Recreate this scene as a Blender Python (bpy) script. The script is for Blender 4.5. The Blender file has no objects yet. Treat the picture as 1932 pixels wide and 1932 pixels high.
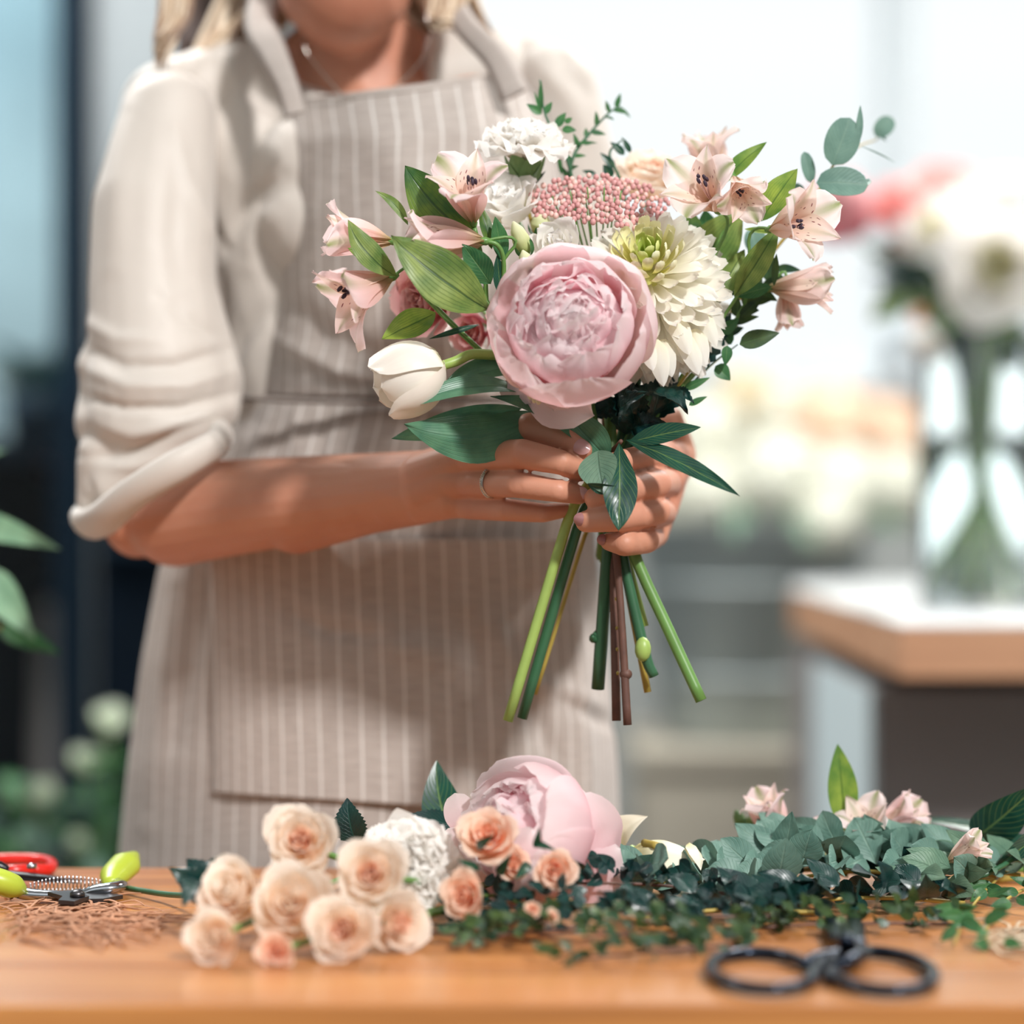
import bpy, bmesh, math, random
import numpy as np
from mathutils import Vector, Matrix, noise
S = bpy.context.scene
C = S.collection
FPX, CZ = 5030.0, 1.065          # focal length in pixels of the 1932 frame, camera height

# ---------------------------------------------------------------- camera, world, light, exposure
cam_d = bpy.data.cameras.new('camera'); cam = bpy.data.objects.new('camera', cam_d); C.objects.link(cam)
cam.location = (0, 0, CZ); cam.rotation_euler = (math.pi/2, 0, 0)
cam_d.sensor_width = 36; cam_d.lens = FPX/1932*36; cam_d.shift_y = -66/1932
cam_d.clip_start = 0.05; cam_d.clip_end = 60
cam_d.dof.use_dof = True; cam_d.dof.focus_distance = 1.96; cam_d.dof.aperture_fstop = 1.75
S.camera = cam
S.view_settings.view_transform = 'Standard'; S.view_settings.look = 'None'
S.view_settings.exposure = .25; S.view_settings.gamma = 1.0
try: S.view_settings.use_curve_mapping = False
except Exception: pass
W = bpy.data.worlds.new('world'); S.world = W; W.use_nodes = True
bg = W.node_tree.nodes['Background']; bg.inputs[0].default_value = (0.955, 0.99, 1.0, 1); bg.inputs[1].default_value = .90
sd = bpy.data.lights.new('sun', 'SUN'); sun = bpy.data.objects.new('sun', sd); C.objects.link(sun)
sd.energy = 2.95; sd.angle = math.radians(5); sd.color = (1.0, 0.985, 0.965)
sun.rotation_euler = Vector((-0.12, 0.215, -0.19)).to_track_quat('-Z', 'Y').to_euler()

# ---------------------------------------------------------------- helpers
def P(px, py, d): return Vector(((px-966)*d/FPX, d, CZ+(900-py)*d/FPX))
def D(ix, iy, iz): return Vector((ix, -iz, iy)).normalized()      # right, up, towards the camera
def lin(c):
    return tuple((x/255/12.92 if x/255 <= .04045 else ((x/255+.055)/1.055)**2.4) for x in c[:3]) + (1,)
def lerp(a, b, t): return a+(b-a)*t
def sstep(a, b, x):
    t = np.clip((x-a)/(b-a), 0, 1); return t*t*(3-2*t)
def nz(x, y, z=0.): return noise.noise(Vector((x, y, z)))
WM = {}
def link(o, parent=None, M=None):
    C.objects.link(o); M = M or Matrix.Identity(4)
    if parent is not None:
        o.parent = parent; o.matrix_basis = WM[parent.name].inverted() @ M
    else: o.matrix_basis = M
    WM[o.name] = M.copy(); return o
def tag(o, label=None, cat=None, group=None, kind=None):
    if label: o['label'] = label
    if cat: o['category'] = cat
    if group: o['group'] = group
    if kind: o['kind'] = kind
    return o
def thing(name, loc, label, cat, group=None):
    o = bpy.data.objects.new(name, None); o.empty_display_size = .02
    link(o, None, Matrix.Translation(Vector(loc))); return tag(o, label, cat, group)
def mesh(name, V, F, uv=None, mat=None, smooth=True):
    me = bpy.data.meshes.new(name); me.from_pydata([tuple(v) for v in V], [], F)
    if uv is not None:
        l = me.uv_layers.new(name='UVMap'); idx = np.empty(len(me.loops), int); me.loops.foreach_get('vertex_index', idx)
        l.data.foreach_set('uv', np.asarray(uv, float)[idx].ravel())
    if smooth: me.polygons.foreach_set('use_smooth', [True]*len(me.polygons))
    if mat: me.materials.append(mat)
    me.update(); return me
def put(name, V, F, mat, parent=None, uv=None, smooth=True, **kw):
    """mesh object from world-space vertices"""
    if parent is not None: o0 = WM[parent.name].translation.copy()
    else:
        a = np.asarray([tuple(v) for v in V]); o0 = Vector(((a[:,0].min()+a[:,0].max())/2, (a[:,1].min()+a[:,1].max())/2, a[:,2].min()))
    V = [Vector(v)-o0 for v in V]
    return tag(link(bpy.data.objects.new(name, mesh(name, V, F, uv, mat, smooth)), parent, Matrix.Translation(o0)), **kw)
def gridF(nu, nv, off=0, closed=False):
    f = []
    for j in range(nv-1):
        for i in range(nu if closed else nu-1):
            k = (i+1) % nu; f.append((off+j*nu+i, off+j*nu+k, off+(j+1)*nu+k, off+(j+1)*nu+i))
    return f
class MB:
    def __init__(s): s.V = []; s.F = []; s.U = []
    def add(s, V, F, uv=None):
        o = len(s.V); s.V += [Vector(v) for v in V]; s.F += [tuple(i+o for i in f) for f in F]
        s.U += list(uv) if uv is not None else [(0, 0)]*len(V); return s
    def box(s, a, b, bev=0.):
        x0, y0, z0 = a; x1, y1, z1 = b
        bm = bmesh.new(); bmesh.ops.create_cube(bm, size=1, matrix=Matrix.Translation(((x0+x1)/2, (y0+y1)/2, (z0+z1)/2)) @ Matrix.Diagonal((x1-x0, y1-y0, z1-z0, 1)))
        if bev: bmesh.ops.bevel(bm, geom=bm.edges[:], offset=bev, segments=3, affect='EDGES', profile=.6)
        bm.verts.index_update(); s.add([v.co.copy() for v in bm.verts], [[v.index for v in f.verts] for f in bm.faces]); bm.free(); return s
    def tube(s, pts, rad, n=8, res=4, cap=True, flat=1., up=None):
        V, F, U = tubeg(pts, rad, n, res, cap, flat, up); return s.add(V, F, U)
    def ball(s, c, r, sc=(1, 1, 1), n=10, M=None):
        V = []; F = []; c = Vector(c); m = n//2+1
        for j in range(m+1):
            for i in range(n):
                a = math.pi*j/m; b = 2*math.pi*i/n
                v = Vector((math.sin(a)*math.cos(b)*r*sc[0], math.sin(a)*math.sin(b)*r*sc[1], math.cos(a)*r*sc[2]))
                V.append(c+(M @ v if M else v))
        return s.add(V, gridF(n, m+1, 0, True))
    def build(s, name, mat, parent=None, smooth=True, uv=True, **kw): return put(name, s.V, s.F, mat, parent, s.U if uv else None, smooth, **kw)
def crom(pts, res=4):
    pts = [Vector(p) for p in pts]
    if len(pts) < 3: return [pts[0].lerp(pts[-1], i/res) for i in range(res+1)]
    P_ = [pts[0]*2-pts[1]]+pts+[pts[-1]*2-pts[-2]]; out = []
    for i in range(1, len(P_)-2):
        a, b, c, d = P_[i-1:i+3]
        for k in range(res):
            t = k/res; out.append(.5*((2*b)+(c-a)*t+(2*a-5*b+4*c-d)*t*t+(3*b-a-3*c+d)*t**3))
    out.append(pts[-1]); return out
def tubeg(pts, rad, n=8, res=4, cap=True, flat=1., up=None):
    pp = crom(pts, res); m = len(pp); rad = rad if isinstance(rad, (list, tuple)) else [rad]*len(pts)
    rr = [float(np.interp(i/(m-1)*(len(rad)-1), range(len(rad)), rad)) for i in range(m)]
    V = []; U = []; pu = None
    for i, p in enumerate(pp):
        t = (pp[min(i+1, m-1)]-pp[max(i-1, 0)]).normalized()
        if pu is None: pu = Vector(up) if up is not None else (Vector((0, 0, 1)) if abs(t.z) < .8 else Vector((0, -1, 0)))
        u = (pu-t*pu.dot(t)).normalized(); pu = u; w = t.cross(u)
        for k in range(n):
            a = 2*math.pi*k/n; V.append(p+(w*math.cos(a)+u*math.sin(a)*flat)*rr[i]); U.append((k/n, i/(m-1)))
    F = gridF(n, m, 0, True)
    if cap: F += [tuple(range(n))[::-1], tuple(range((m-1)*n, m*n))]
    return V, F, U
def tube(name, pts, rad, mat, parent=None, n=8, res=4, flat=1., up=None, **kw):
    V, F, U = tubeg(pts, rad, n, res, True, flat, up); return put(name, V, F, mat, parent, U, True, **kw)
def lathe(prof, n=32, c=(0, 0, 0)):
    V = [Vector(c)+Vector((r*math.cos(2*math.pi*k/n), r*math.sin(2*math.pi*k/n), z)) for r, z in prof for k in range(n)]
    return V, gridF(n, len(prof), 0, True)

# ---------------------------------------------------------------- materials
def nd(nt, typ, ins=None, **props):
    n = nt.nodes.new(typ)
    for k, v in props.items(): setattr(n, k, v)
    for k, v in (ins or {}).items():
        if isinstance(v, bpy.types.NodeSocket): nt.links.new(v, n.inputs[k])
        else: n.inputs[k].default_value = v
    return n
def mth(nt, op, a, b=0., c=None):
    i = {0: a, 1: b}
    if c is not None: i[2] = c
    return nd(nt, 'ShaderNodeMath', i, operation=op).outputs[0]
def mix(nt, f, a, b, typ='MIX'):
    return nd(nt, 'ShaderNodeMix', {0: f, 6: a, 7: b}, data_type='RGBA', blend_type=typ).outputs[2]
def ramp(nt, f, stops, interp='LINEAR'):
    r = nd(nt, 'ShaderNodeValToRGB', {0: f}); r.color_ramp.interpolation = interp
    e = r.color_ramp.elements
    while len(e) < len(stops): e.new(.5)
    for k, (p, c) in zip(e, stops): k.position = p; k.color = lin(c) if len(c) == 3 else c
    return r.outputs[0]
def coords(nt, kind='Object', scale=(1, 1, 1), rot=(0, 0, 0)):
    t = nd(nt, 'ShaderNodeTexCoord'); return nd(nt, 'ShaderNodeMapping', {0: t.outputs[kind], 2: rot, 3: scale}).outputs[0]
def noisef(nt, vec, sc, det=3., rough=.5): return nd(nt, 'ShaderNodeTexNoise', {'Vector': vec, 'Scale': sc, 'Detail': det, 'Roughness': rough}).outputs[0]
def base(name, rough=.5, spec=.5, metal=0.):
    m = bpy.data.materials.new(name); m.use_nodes = True; nt = m.node_tree
    b = nt.nodes['Principled BSDF']; b.inputs['Roughness'].default_value = rough; b.inputs['Metallic'].default_value = metal
    b.inputs['Specular IOR Level'].default_value = spec; return m, nt, b
def trans(nt, b, col, f):
    out = nt.nodes['Material Output']; t = nd(nt, 'ShaderNodeBsdfTranslucent', {0: col})
    ms = nd(nt, 'ShaderNodeMixShader', {0: f, 1: b.outputs[0], 2: t.outputs[0]}); nt.links.new(ms.outputs[0], out.inputs[0])
def bump(nt, b, h, dist, st=1.):
    nt.links.new(nd(nt, 'ShaderNodeBump', {'Height': h, 'Distance': dist, 'Strength': st}).outputs[0], b.inputs['Normal'])
def plain(name, c, rough=.5, metal=0., spec=.5, var=.06, vs=30., bd=0., bs=200.):
    m, nt, b = base(name, rough, spec, metal); v = coords(nt)
    n = noisef(nt, v, vs); a = lin([x*(1-var) for x in c]); d = lin([min(255, x*(1+var)) for x in c])
    nt.links.new(mix(nt, n, a, d), b.inputs[0])
    if bd: bump(nt, b, noisef(nt, v, bs, 4.), bd)
    return m
def petal_mat(name, stops, tr=.3, vein=.10, rough=.55, mod=None, vc=None):
    m, nt, b = base(name, rough, .25); uv = nd(nt, 'ShaderNodeTexCoord').outputs['UV']
    sp = nd(nt, 'ShaderNodeSeparateXYZ', {0: uv}); c = ramp(nt, sp.outputs[1], stops)
    w = nd(nt, 'ShaderNodeMapping', {0: uv, 3: (26, 2.2, 1)}).outputs[0]; n = noisef(nt, w, 1., 2.)
    dark = mix(nt, 1., c, lin(vc or (248, 232, 232)), 'MULTIPLY')
    c = mix(nt, mth(nt, 'MULTIPLY', n, vein*4), c, dark)
    if mod: c = mod(nt, sp, c, uv)
    nt.links.new(c, b.inputs[0]); bump(nt, b, n, .00006, .5); trans(nt, b, c, tr); return m
def leaf_mat(name, c1, c2, vein, rough=.4, tr=.22, par=False, vs=.6, back=None):
    m, nt, b = base(name, rough, .5); uv = nd(nt, 'ShaderNodeTexCoord').outputs['UV']
    sp = nd(nt, 'ShaderNodeSeparateXYZ', {0: uv}); u, v = sp.outputs[0], sp.outputs[1]
    n = noisef(nt, coords(nt, 'Object'), 55., 4.); c = mix(nt, nd(nt, 'ShaderNodeMapRange', {0: n, 1: .35, 2: .65}).outputs[0], lin(c1), lin(c2))
    au = mth(nt, 'ABSOLUTE', mth(nt, 'SUBTRACT', u, .5))
    mid = nd(nt, 'ShaderNodeMapRange', {0: au, 1: .012, 2: .035, 3: 1., 4: 0.}).outputs[0]
    if par: s = mth(nt, 'SINE', mth(nt, 'MULTIPLY', u, 75.))
    else: s = mth(nt, 'SINE', mth(nt, 'MULTIPLY', mth(nt, 'SUBTRACT', v, mth(nt, 'MULTIPLY', au, .7)), 62.))
    sv = nd(nt, 'ShaderNodeMapRange', {0: s, 1: .75, 2: 1., 3: 0., 4: .5}).outputs[0]
    k = mth(nt, 'MULTIPLY', mth(nt, 'MAXIMUM', mid, sv), vs); c = mix(nt, k, c, lin(vein))
    if back:
        g = nd(nt, 'ShaderNodeNewGeometry').outputs['Backfacing']; c = mix(nt, g, c, lin(back))
    nt.links.new(c, b.inputs[0]); bump(nt, b, mth(nt, 'SUBTRACT', mth(nt, 'MULTIPLY', n, .3), mth(nt, 'MAXIMUM', mid, sv)), .0006, .6)
    trans(nt, b, c, tr); return m
M_ = {}
M_['pink_outer'] = petal_mat('peony_outer', [(0, (252, 200, 208)), (.35, (255, 228, 232)), (.8, (255, 240, 242)), (1, (255, 248, 248))], .62, .05)
M_['pink_inner'] = petal_mat('peony_inner', [(0, (255, 150, 168)), (.3, (255, 204, 214)), (.6, (255, 234, 238)), (1, (255, 249, 249))], .66, .05)
M_['pink_deep'] = petal_mat('rose_pink', [(0, (214, 120, 135)), (.6, (232, 168, 172)), (1, (240, 196, 196))], .25)
M_['white'] = petal_mat('white_petal', [(0, (246, 246, 222)), (.4, (252, 250, 244)), (1, (255, 254, 252))], .45, .03)
M_['carnation'] = petal_mat('carnation_petal', [(0, (250, 240, 216)), (.5, (254, 250, 243)), (1, (255, 254, 251))], .45, .03)
M_['cream'] = petal_mat('cream_petal', [(0, (252, 222, 186)), (.5, (254, 238, 220)), (1, (255, 247, 236))], .6, .03)
M_['peach'] = petal_mat('peach_petal', [(0, (252, 180, 136)), (.5, (254, 212, 184)), (1, (255, 232, 214))], .5, .03)
M_['peach_core'] = petal_mat('peach_core', [(0, (254, 164, 116)), (.6, (255, 196, 160)), (1, (255, 220, 196))], .5, .03)
M_['mum'] = petal_mat('mum_petal', [(0, (252, 247, 220)), (.35, (254, 251, 238)), (.8, (255, 253, 246)), (1, (255, 254, 250))], .45, .05, vc=(225, 222, 205))
M_['mum_mid'] = petal_mat('mum_mid', [(0, (230, 226, 130)), (.5, (246, 240, 180)), (1, (252, 250, 222))], .2, .08, vc=(225, 222, 190))
M_['mum_core'] = petal_mat('mum_core', [(0, (120, 150, 50)), (.5, (196, 214, 110)), (1, (232, 238, 160))], .2, .05)
M_['tulip'] = petal_mat('tulip_petal', [(0, (232, 236, 200)), (.2, (246, 242, 230)), (1, (250, 246, 236))], .22, .1, .4)
def al_in(nt, sp, c, uv):
    w = nd(nt, 'ShaderNodeMapping', {0: uv, 3: (14, 9, 1)}).outputs[0]; n = nd(nt, 'ShaderNodeTexVoronoi', {'Vector': w, 'Scale': 1., 'Randomness': .8}).outputs[0]
    k = nd(nt, 'ShaderNodeMapRange', {0: n, 1: .20, 2: .27, 3: 1., 4: 0.}).outputs[0]
    a = mth(nt, 'MULTIPLY', nd(nt, 'ShaderNodeMapRange', {0: sp.outputs[1], 1: .32, 2: .42}).outputs[0], nd(nt, 'ShaderNodeMapRange', {0: sp.outputs[1], 1: .72, 2: .82, 3: 1., 4: 0.}).outputs[0])
    c = mix(nt, mth(nt, 'MULTIPLY', mth(nt, 'MULTIPLY', k, a), .9), c, lin((130, 50, 60))); return al_out(nt, sp, c, uv, .5)
def al_out(nt, sp, c, uv, st=.85):
    au = mth(nt, 'ABSOLUTE', mth(nt, 'SUBTRACT', sp.outputs[0], .5))
    k = nd(nt, 'ShaderNodeMapRange', {0: au, 1: .03, 2: .17, 3: 1., 4: 0.}).outputs[0]
    a = nd(nt, 'ShaderNodeMapRange', {0: sp.outputs[1], 1: .5, 2: .97, 3: .25, 4: 1.}).outputs[0]
    return mix(nt, mth(nt, 'MULTIPLY', mth(nt, 'MULTIPLY', k, a), st), c, lin((132, 150, 62)))
M_['al_in'] = petal_mat('alstro_inner', [(0, (196, 170, 120)), (.3, (250, 224, 210)), (.6, (254, 240, 226)), (1, (252, 230, 228))], .42, .1, mod=al_in)
M_['al_out'] = petal_mat('alstro_outer', [(0, (186, 170, 110)), (.25, (244, 210, 200)), (.6, (254, 228, 228)), (1, (255, 238, 239))], .48, .14, mod=al_out)
M_['al_pale'] = petal_mat('alstro_pale', [(0, (200, 186, 140)), (.25, (246, 222, 208)), (.6, (252, 234, 230)), (1, (254, 242, 240))], .42, .1, mod=al_out)
M_['stem'] = plain('stem_green', (98, 138, 70), .4, var=.2)
M_['stem_dk'] = plain('stem_dark', (52, 96, 66), .4, var=.2)
M_['stem_lt'] = plain('stem_light', (150, 176, 92), .4, var=.15)
M_['stem_ol'] = plain('stem_olive', (172, 150, 70), .45, var=.15)
M_['stem_br'] = plain('stem_brown', (96, 66, 56), .6, var=.25, vs=90)
M_['sepal'] = leaf_mat('sepal', (112, 150, 92), (140, 172, 108), (150, 180, 120), .45, .25, True, .3)
M_['bud'] = petal_mat('bud', [(0, (150, 176, 90)), (.35, (214, 222, 160)), (1, (246, 244, 214))], .25, .12, vc=(215, 222, 180))
M_['leaf_al'] = leaf_mat('leaf_alstro', (92, 122, 58), (140, 158, 82), (44, 78, 40), .42, .25, True, .85)
M_['leaf_alb'] = leaf_mat('leaf_alstro_bright', (150, 172, 70), (92, 132, 54), (56, 96, 40), .42, .3, True, .8)
M_['leaf_ald'] = leaf_mat('leaf_alstro_dark', (52, 92, 42), (104, 130, 48), (26, 60, 36), .4, .2, True, .7)
M_['leaf_mid'] = leaf_mat('leaf_mid', (46, 98, 62), (72, 126, 72), (120, 160, 104), .42, .25)
M_['leaf_dk'] = leaf_mat('leaf_dark', (10, 58, 50), (24, 78, 62), (130, 160, 90), .3, .12)
M_['leaf_bk'] = leaf_mat('leaf_deep', (10, 42, 44), (22, 62, 56), (38, 82, 72), .32, .08)
M_['leaf_grey'] = leaf_mat('leaf_greygreen', (98, 134, 112), (122, 154, 128), (80, 112, 92), .5, .2)
M_['leaf_tulip'] = leaf_mat('leaf_tulip', (74, 122, 96), (98, 146, 112), (60, 104, 84), .38, .2, True, .25)
M_['leaf_euc'] = leaf_mat('leaf_eucalyptus', (92, 128, 116), (116, 150, 136), (150, 176, 156), .5, .12, vs=.3)
M_['leaf_small'] = leaf_mat('leaf_small', (28, 62, 46), (80, 102, 54), (90, 130, 80), .42, .2)
M_['leaf_plant'] = leaf_mat('leaf_plant', (112, 152, 122), (134, 172, 138), (156, 188, 154), .5, .18)
M_['anther'] = plain('anther', (60, 46, 62), .6, var=.2, vs=300)
M_['filament'] = plain('filament', (240, 206, 200), .5)
M_['rice'] = plain('rice_bud', (206, 150, 148), .55, var=.12, vs=180)
M_['pinkflesh'] = plain('rice_bud_pale', (234, 190, 180), .55, var=.08)

# ---------------------------------------------------------------- petals, leaves
def shape(t, wide, tip, base_w=.3):
    if t < wide: return base_w+(1-base_w)*math.sin(math.pi/2*t/wide)
    u = (t-wide)/(1-wide)
    if tip < 0: return max(0., 1-u**(1.0-tip))**(.9)*(1-.35*u)
    return math.sqrt(max(0., 1-u*u*(1-tip*tip)))
def cup(L, Wd, th0, th1, r0=0., z0=0., wide=.6, tip=0., nu=8, nv=9, ruf=0., rf=3., notch=0., seed=0., curl=0., rc=.5, pw=1., bw=.3, side=0.):
    """one petal rising from the flower's axis; returns V, uv of a (nu+1)x(nv+1) grid"""
    V = []; U = []; r, z = r0, z0; a0 = math.radians(th0); a1 = math.radians(th1); cu = math.radians(curl)
    for j in range(nv+1):
        t = j/nv; th = a0+(a1-a0)*t**pw + cu*max(0, (t-.7)/.3)**2
        if j: r += math.cos(th)*L/nv; z += math.sin(th)*L/nv
        h = Wd/2*shape(t, wide, tip, bw); Rc = max(abs(r), Wd*rc)
        for i in range(nu+1):
            s = 2*i/nu-1; a = s*h/Rc
            n = (nz(s*rf, t*rf*.7, seed)*1.6)*ruf*(.15+t*t*1.1)*(.5+abs(s)*.5+.5*t)
            k = 1-notch*max(0, t-.55)*(.5+nz(s*7+3, seed*3.1, 9.))*2.2
            rr = r0+(r-r0)*k; zz = z0+(z-z0)*k
            x = rr-Rc+Rc*math.cos(a); y = Rc*math.sin(a)+side*t*t
            V.append(Vector((x+n*math.sin(th), y+n*.25, zz-n*math.cos(th)))); U.append((i/nu, t))
    return V, U, nu+1, nv+1
def rotz(V, a):
    c, s = math.cos(a), math.sin(a); return [Vector((v.x*c-v.y*s, v.x*s+v.y*c, v.z)) for v in V]
def tilt(V, org, ang, axis='Y'):
    R = Matrix.Rotation(math.radians(ang), 3, axis); o = Vector(org); return [R @ (v-o)+o for v in V]
class Proto(list):
    """unit-size flower: list of (name, mesh, subs)"""
    def petal(s, mat, phi, tl=0., name='petal', **k):
        V, U, a, b = cup(**k)
        if tl: V = tilt(V, (k.get('r0', 0), 0, k.get('z0', 0)), -tl)
        s.append((name, mesh(name, rotz(V, phi), gridF(a, b), U, mat))); return s
    def raw(s, name, V, F, mat, U=None): s.append((name, mesh(name, V, F, U, mat))); return s
def frame(d, roll=0.):
    q = Vector(d).normalized().to_track_quat('Z', 'Y').to_matrix().to_4x4(); return q @ Matrix.Rotation(roll, 4, 'Z')
def inst(proto, parent, pos, d, size, roll=0., sc=(1, 1, 1), over=None):
    M = Matrix.Translation(pos) @ frame(d, roll) @ Matrix.Diagonal((size*sc[0], size*sc[1], size*sc[2], 1))
    for nm, me in proto:
        o = bpy.data.objects.new(nm, me); link(o, parent, M)
        if over:
            m = over.get(me.materials[0].name)
            if m: o.material_slots[0].link = 'OBJECT'; o.material_slots[0].material = m
def leafg(b, t, w, nrm, bend=0., fold=.15, wave=0., kind='ovate', nu=6, nv=12, twist=0., seed=0., serr=0., side=0.):
    b = Vector(b); t = Vector(t); L = (t-b).length; d = (t-b)/L; sd = d.cross(Vector(nrm)).normalized(); n = sd.cross(d)
    V = []; U = []
    for j in range(nv+1):
        q = j/nv
        if kind == 'ovate': h = math.sin(math.pi*q**.75)**.85*(1-.25*q)
        elif kind == 'lance': h = math.sin(math.pi*q**.9)**.9
        elif kind == 'round': h = math.sqrt(max(0, 1-(2*q-1)**2))
        elif kind == 'blade': h = min(1, q*3+.35)*(1-q**3)**.8
        else: h = math.sin(math.pi*q**1.3)**.8
        if q > .97 or (q < .02 and kind != 'blade'): h = min(h, .04)
        h *= w/2; tw = math.radians(twist)*q
        if serr: h *= 1+serr*((j % 2)-.5)
        c = b+d*(L*q)+n*(bend*L*4*q*(1-q))+sd*(side*L*4*q*(1-q))
        for i in range(nu+1):
            s = 2*i/nu-1; x = s*h; y = fold*abs(s)*h*1.6+wave*w*nz(s*1.3+seed, q*5, seed)
            V.append(c+sd*(x*math.cos(tw)-y*math.sin(tw))+n*(y*math.cos(tw)+x*math.sin(tw))); U.append((i/nu, q))
    return V, gridF(nu+1, nv+1), U
def leaf(parent, p0, p1, w, mat='leaf_mid', nrm=(.1, .3, 1), name='leaf', **k):
    """p0, p1 = (px, py, depth); w in pixels"""
    a, b = P(*p0), P(*p1); V, F, U = leafg(a, b, w*(p0[2]+p1[2])/2/FPX, D(*nrm), **k)
    return put(name, V, F, M_[mat] if isinstance(mat, str) else mat, parent, U)
# ---------------------------------------------------------------- the setting
def struct(name, mb, mat, smooth=False): return mb.build(name, mat, None, smooth, kind='structure')
BY = 5.6
M_['wall'] = plain('wall_grey', (168, 172, 170), .8, var=.05, vs=3)
M_['floor'] = plain('floor_concrete', (120, 122, 122), .6, var=.12, vs=5)
M_['ceil'] = plain('ceiling_white', (225, 228, 230), .9, var=.02)
M_['frame_white'] = plain('window_frame_white', (226, 234, 238), .5, var=.02)
m, nt, b_ = base('window_glass', .02); g = nd(nt, 'ShaderNodeBsdfTransparent', {0: (.99, 1, 1, 1)}); gl = nd(nt, 'ShaderNodeBsdfGlossy', {1: .02})
nt.links.new(nd(nt, 'ShaderNodeMixShader', {0: .02, 1: g.outputs[0], 2: gl.outputs[0]}).outputs[0], nt.nodes['Material Output'].inputs[0]); M_['pane'] = m
struct('floor', MB().box((-3.4, -1.2, -.1), (3.6, BY+.2, 0)), M_['floor'])
struct('ceiling', MB().box((-3.4, 1.0, 2.9), (3.6, BY+.2, 3.0)), M_['ceil'])
struct('wall_left', MB().box((-3.5, -1.2, 0), (-3.4, BY+.2, 2.9)), M_['wall'])
struct('wall_right', MB().box((3.6, -1.2, 0), (3.7, BY+.2, 2.9)), M_['wall'])
struct('wall_front', MB().box((-3.5, -1.3, 0), (3.7, -1.2, 2.9)), M_['wall'])  # unseen wall behind the camera, added to block front ambient light
wx0, wx1, wz0, wz1 = P(800, 0, BY).x, 3.1, P(0, 705, BY).z, 2.75
wb = MB().box((-3.4, BY, 0), (wx0, BY+.2, 2.9)).box((wx0, BY, 0), (3.6, BY+.2, wz0)).box((wx1, BY, wz0), (3.6, BY+.2, 2.9)).box((wx0, BY, wz1), (wx1, BY+.2, 2.9))
struct('wall_back', wb, M_['wall'])
M_['plaster'] = plain('pale_plaster', (142, 150, 154), .8, var=.02)
struct('trim_2', MB().box((P(167, 0, 4.4).x+.003, 4.4, 0), (P(167, 0, 4.4).x+.22, BY, 2.9), .01), M_['plaster'])
mx0, mx1 = P(1661, 0, BY).x, P(1726, 0, BY).x
f = MB()
for a in ((wx0, wx0+.06), (mx0, mx1), (wx1-.06, wx1)): f.box((a[0], BY-.01, wz0), (a[1], BY+.09, wz1), .008)
f.box((mx0+.02, BY-.03, wz0+.06), (mx1-.02, BY-.005, wz1-.06), .006)
f.box((wx0, BY-.01, wz0), (wx1, BY+.09, wz0+.06), .008).box((wx0, BY-.01, wz1-.06), (wx1, BY+.09, wz1), .008)
win = struct('window_1', f, M_['frame_white'])
for a, c in ((wx0+.05, mx0+.01), (mx1-.01, wx1-.05)): MB().box((a, BY+.04, wz0+.05), (c, BY+.045, wz1-.05)).build('pane', M_['pane'], win, False)
struct('trim_1', MB().box((wx0-.05, BY-.16, wz0-.04), (wx1+.05, BY+.01, wz0), .01), M_['frame_white'])

# work table: boards along x
def wood(name, c1, c2, c3, rough=.28, ax=0, coat=.0):
    m, nt, b = base(name, rough, .5); v = coords(nt, 'Object', (1.2, 22, 22) if ax == 0 else (22, 1.2, 22))
    n1 = noisef(nt, v, 1.6, 5., .6); n2 = noisef(nt, v, 7., 3.)
    c = ramp(nt, n1, [(.3, c1), (.5, c2), (.72, c3)]); c = mix(nt, mth(nt, 'MULTIPLY', n2, .45), c, lin(c1))
    info = nd(nt, 'ShaderNodeObjectInfo'); c = mix(nt, mth(nt, 'MULTIPLY', info.outputs['Random'], .3), c, lin(c3))
    nt.links.new(c, b.inputs[0]); bump(nt, b, n2, .0004, .4); b.inputs['Coat Weight'].default_value = coat; b.inputs['Coat Roughness'].default_value = .16; return m
M_['table'] = wood('table_wood', (146, 84, 38), (188, 118, 58), (212, 148, 84), .42, 0, .35)
TZ, TY0, TY1 = .75, P(0, 0, 1).y*0+1.592, 2.148
table = thing('work_table', (0, 1.87, 0), 'orange wooden florist work table in front, spread with cut flowers and tools', 'table')
edges = [TY0, 1.72, 1.84, 1.95, 2.05, TY1]
for k in range(5):
    a, c = edges[k]+(.0006 if k else 0), edges[k+1]-(.0006 if k < 4 else 0)
    MB().box((-1.0, a, TZ-.038), (1.0, c, TZ), .0035 if k in (0,) else .0012).build('plank', M_['table'], table, False)
for x in (-.9, .83):
    for y in (1.66, 2.03): MB().box((x, y, 0), (x+.07, y+.07, TZ-.10), .004).build('leg', M_['table'], table, False)
MB().box((-.93, 1.68, TZ-.12), (.93, 1.705, TZ-.038), .003).box((-.93, 2.045, TZ-.12), (.93, 2.07, TZ-.038), .003).build('rail', M_['table'], table, False)

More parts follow.
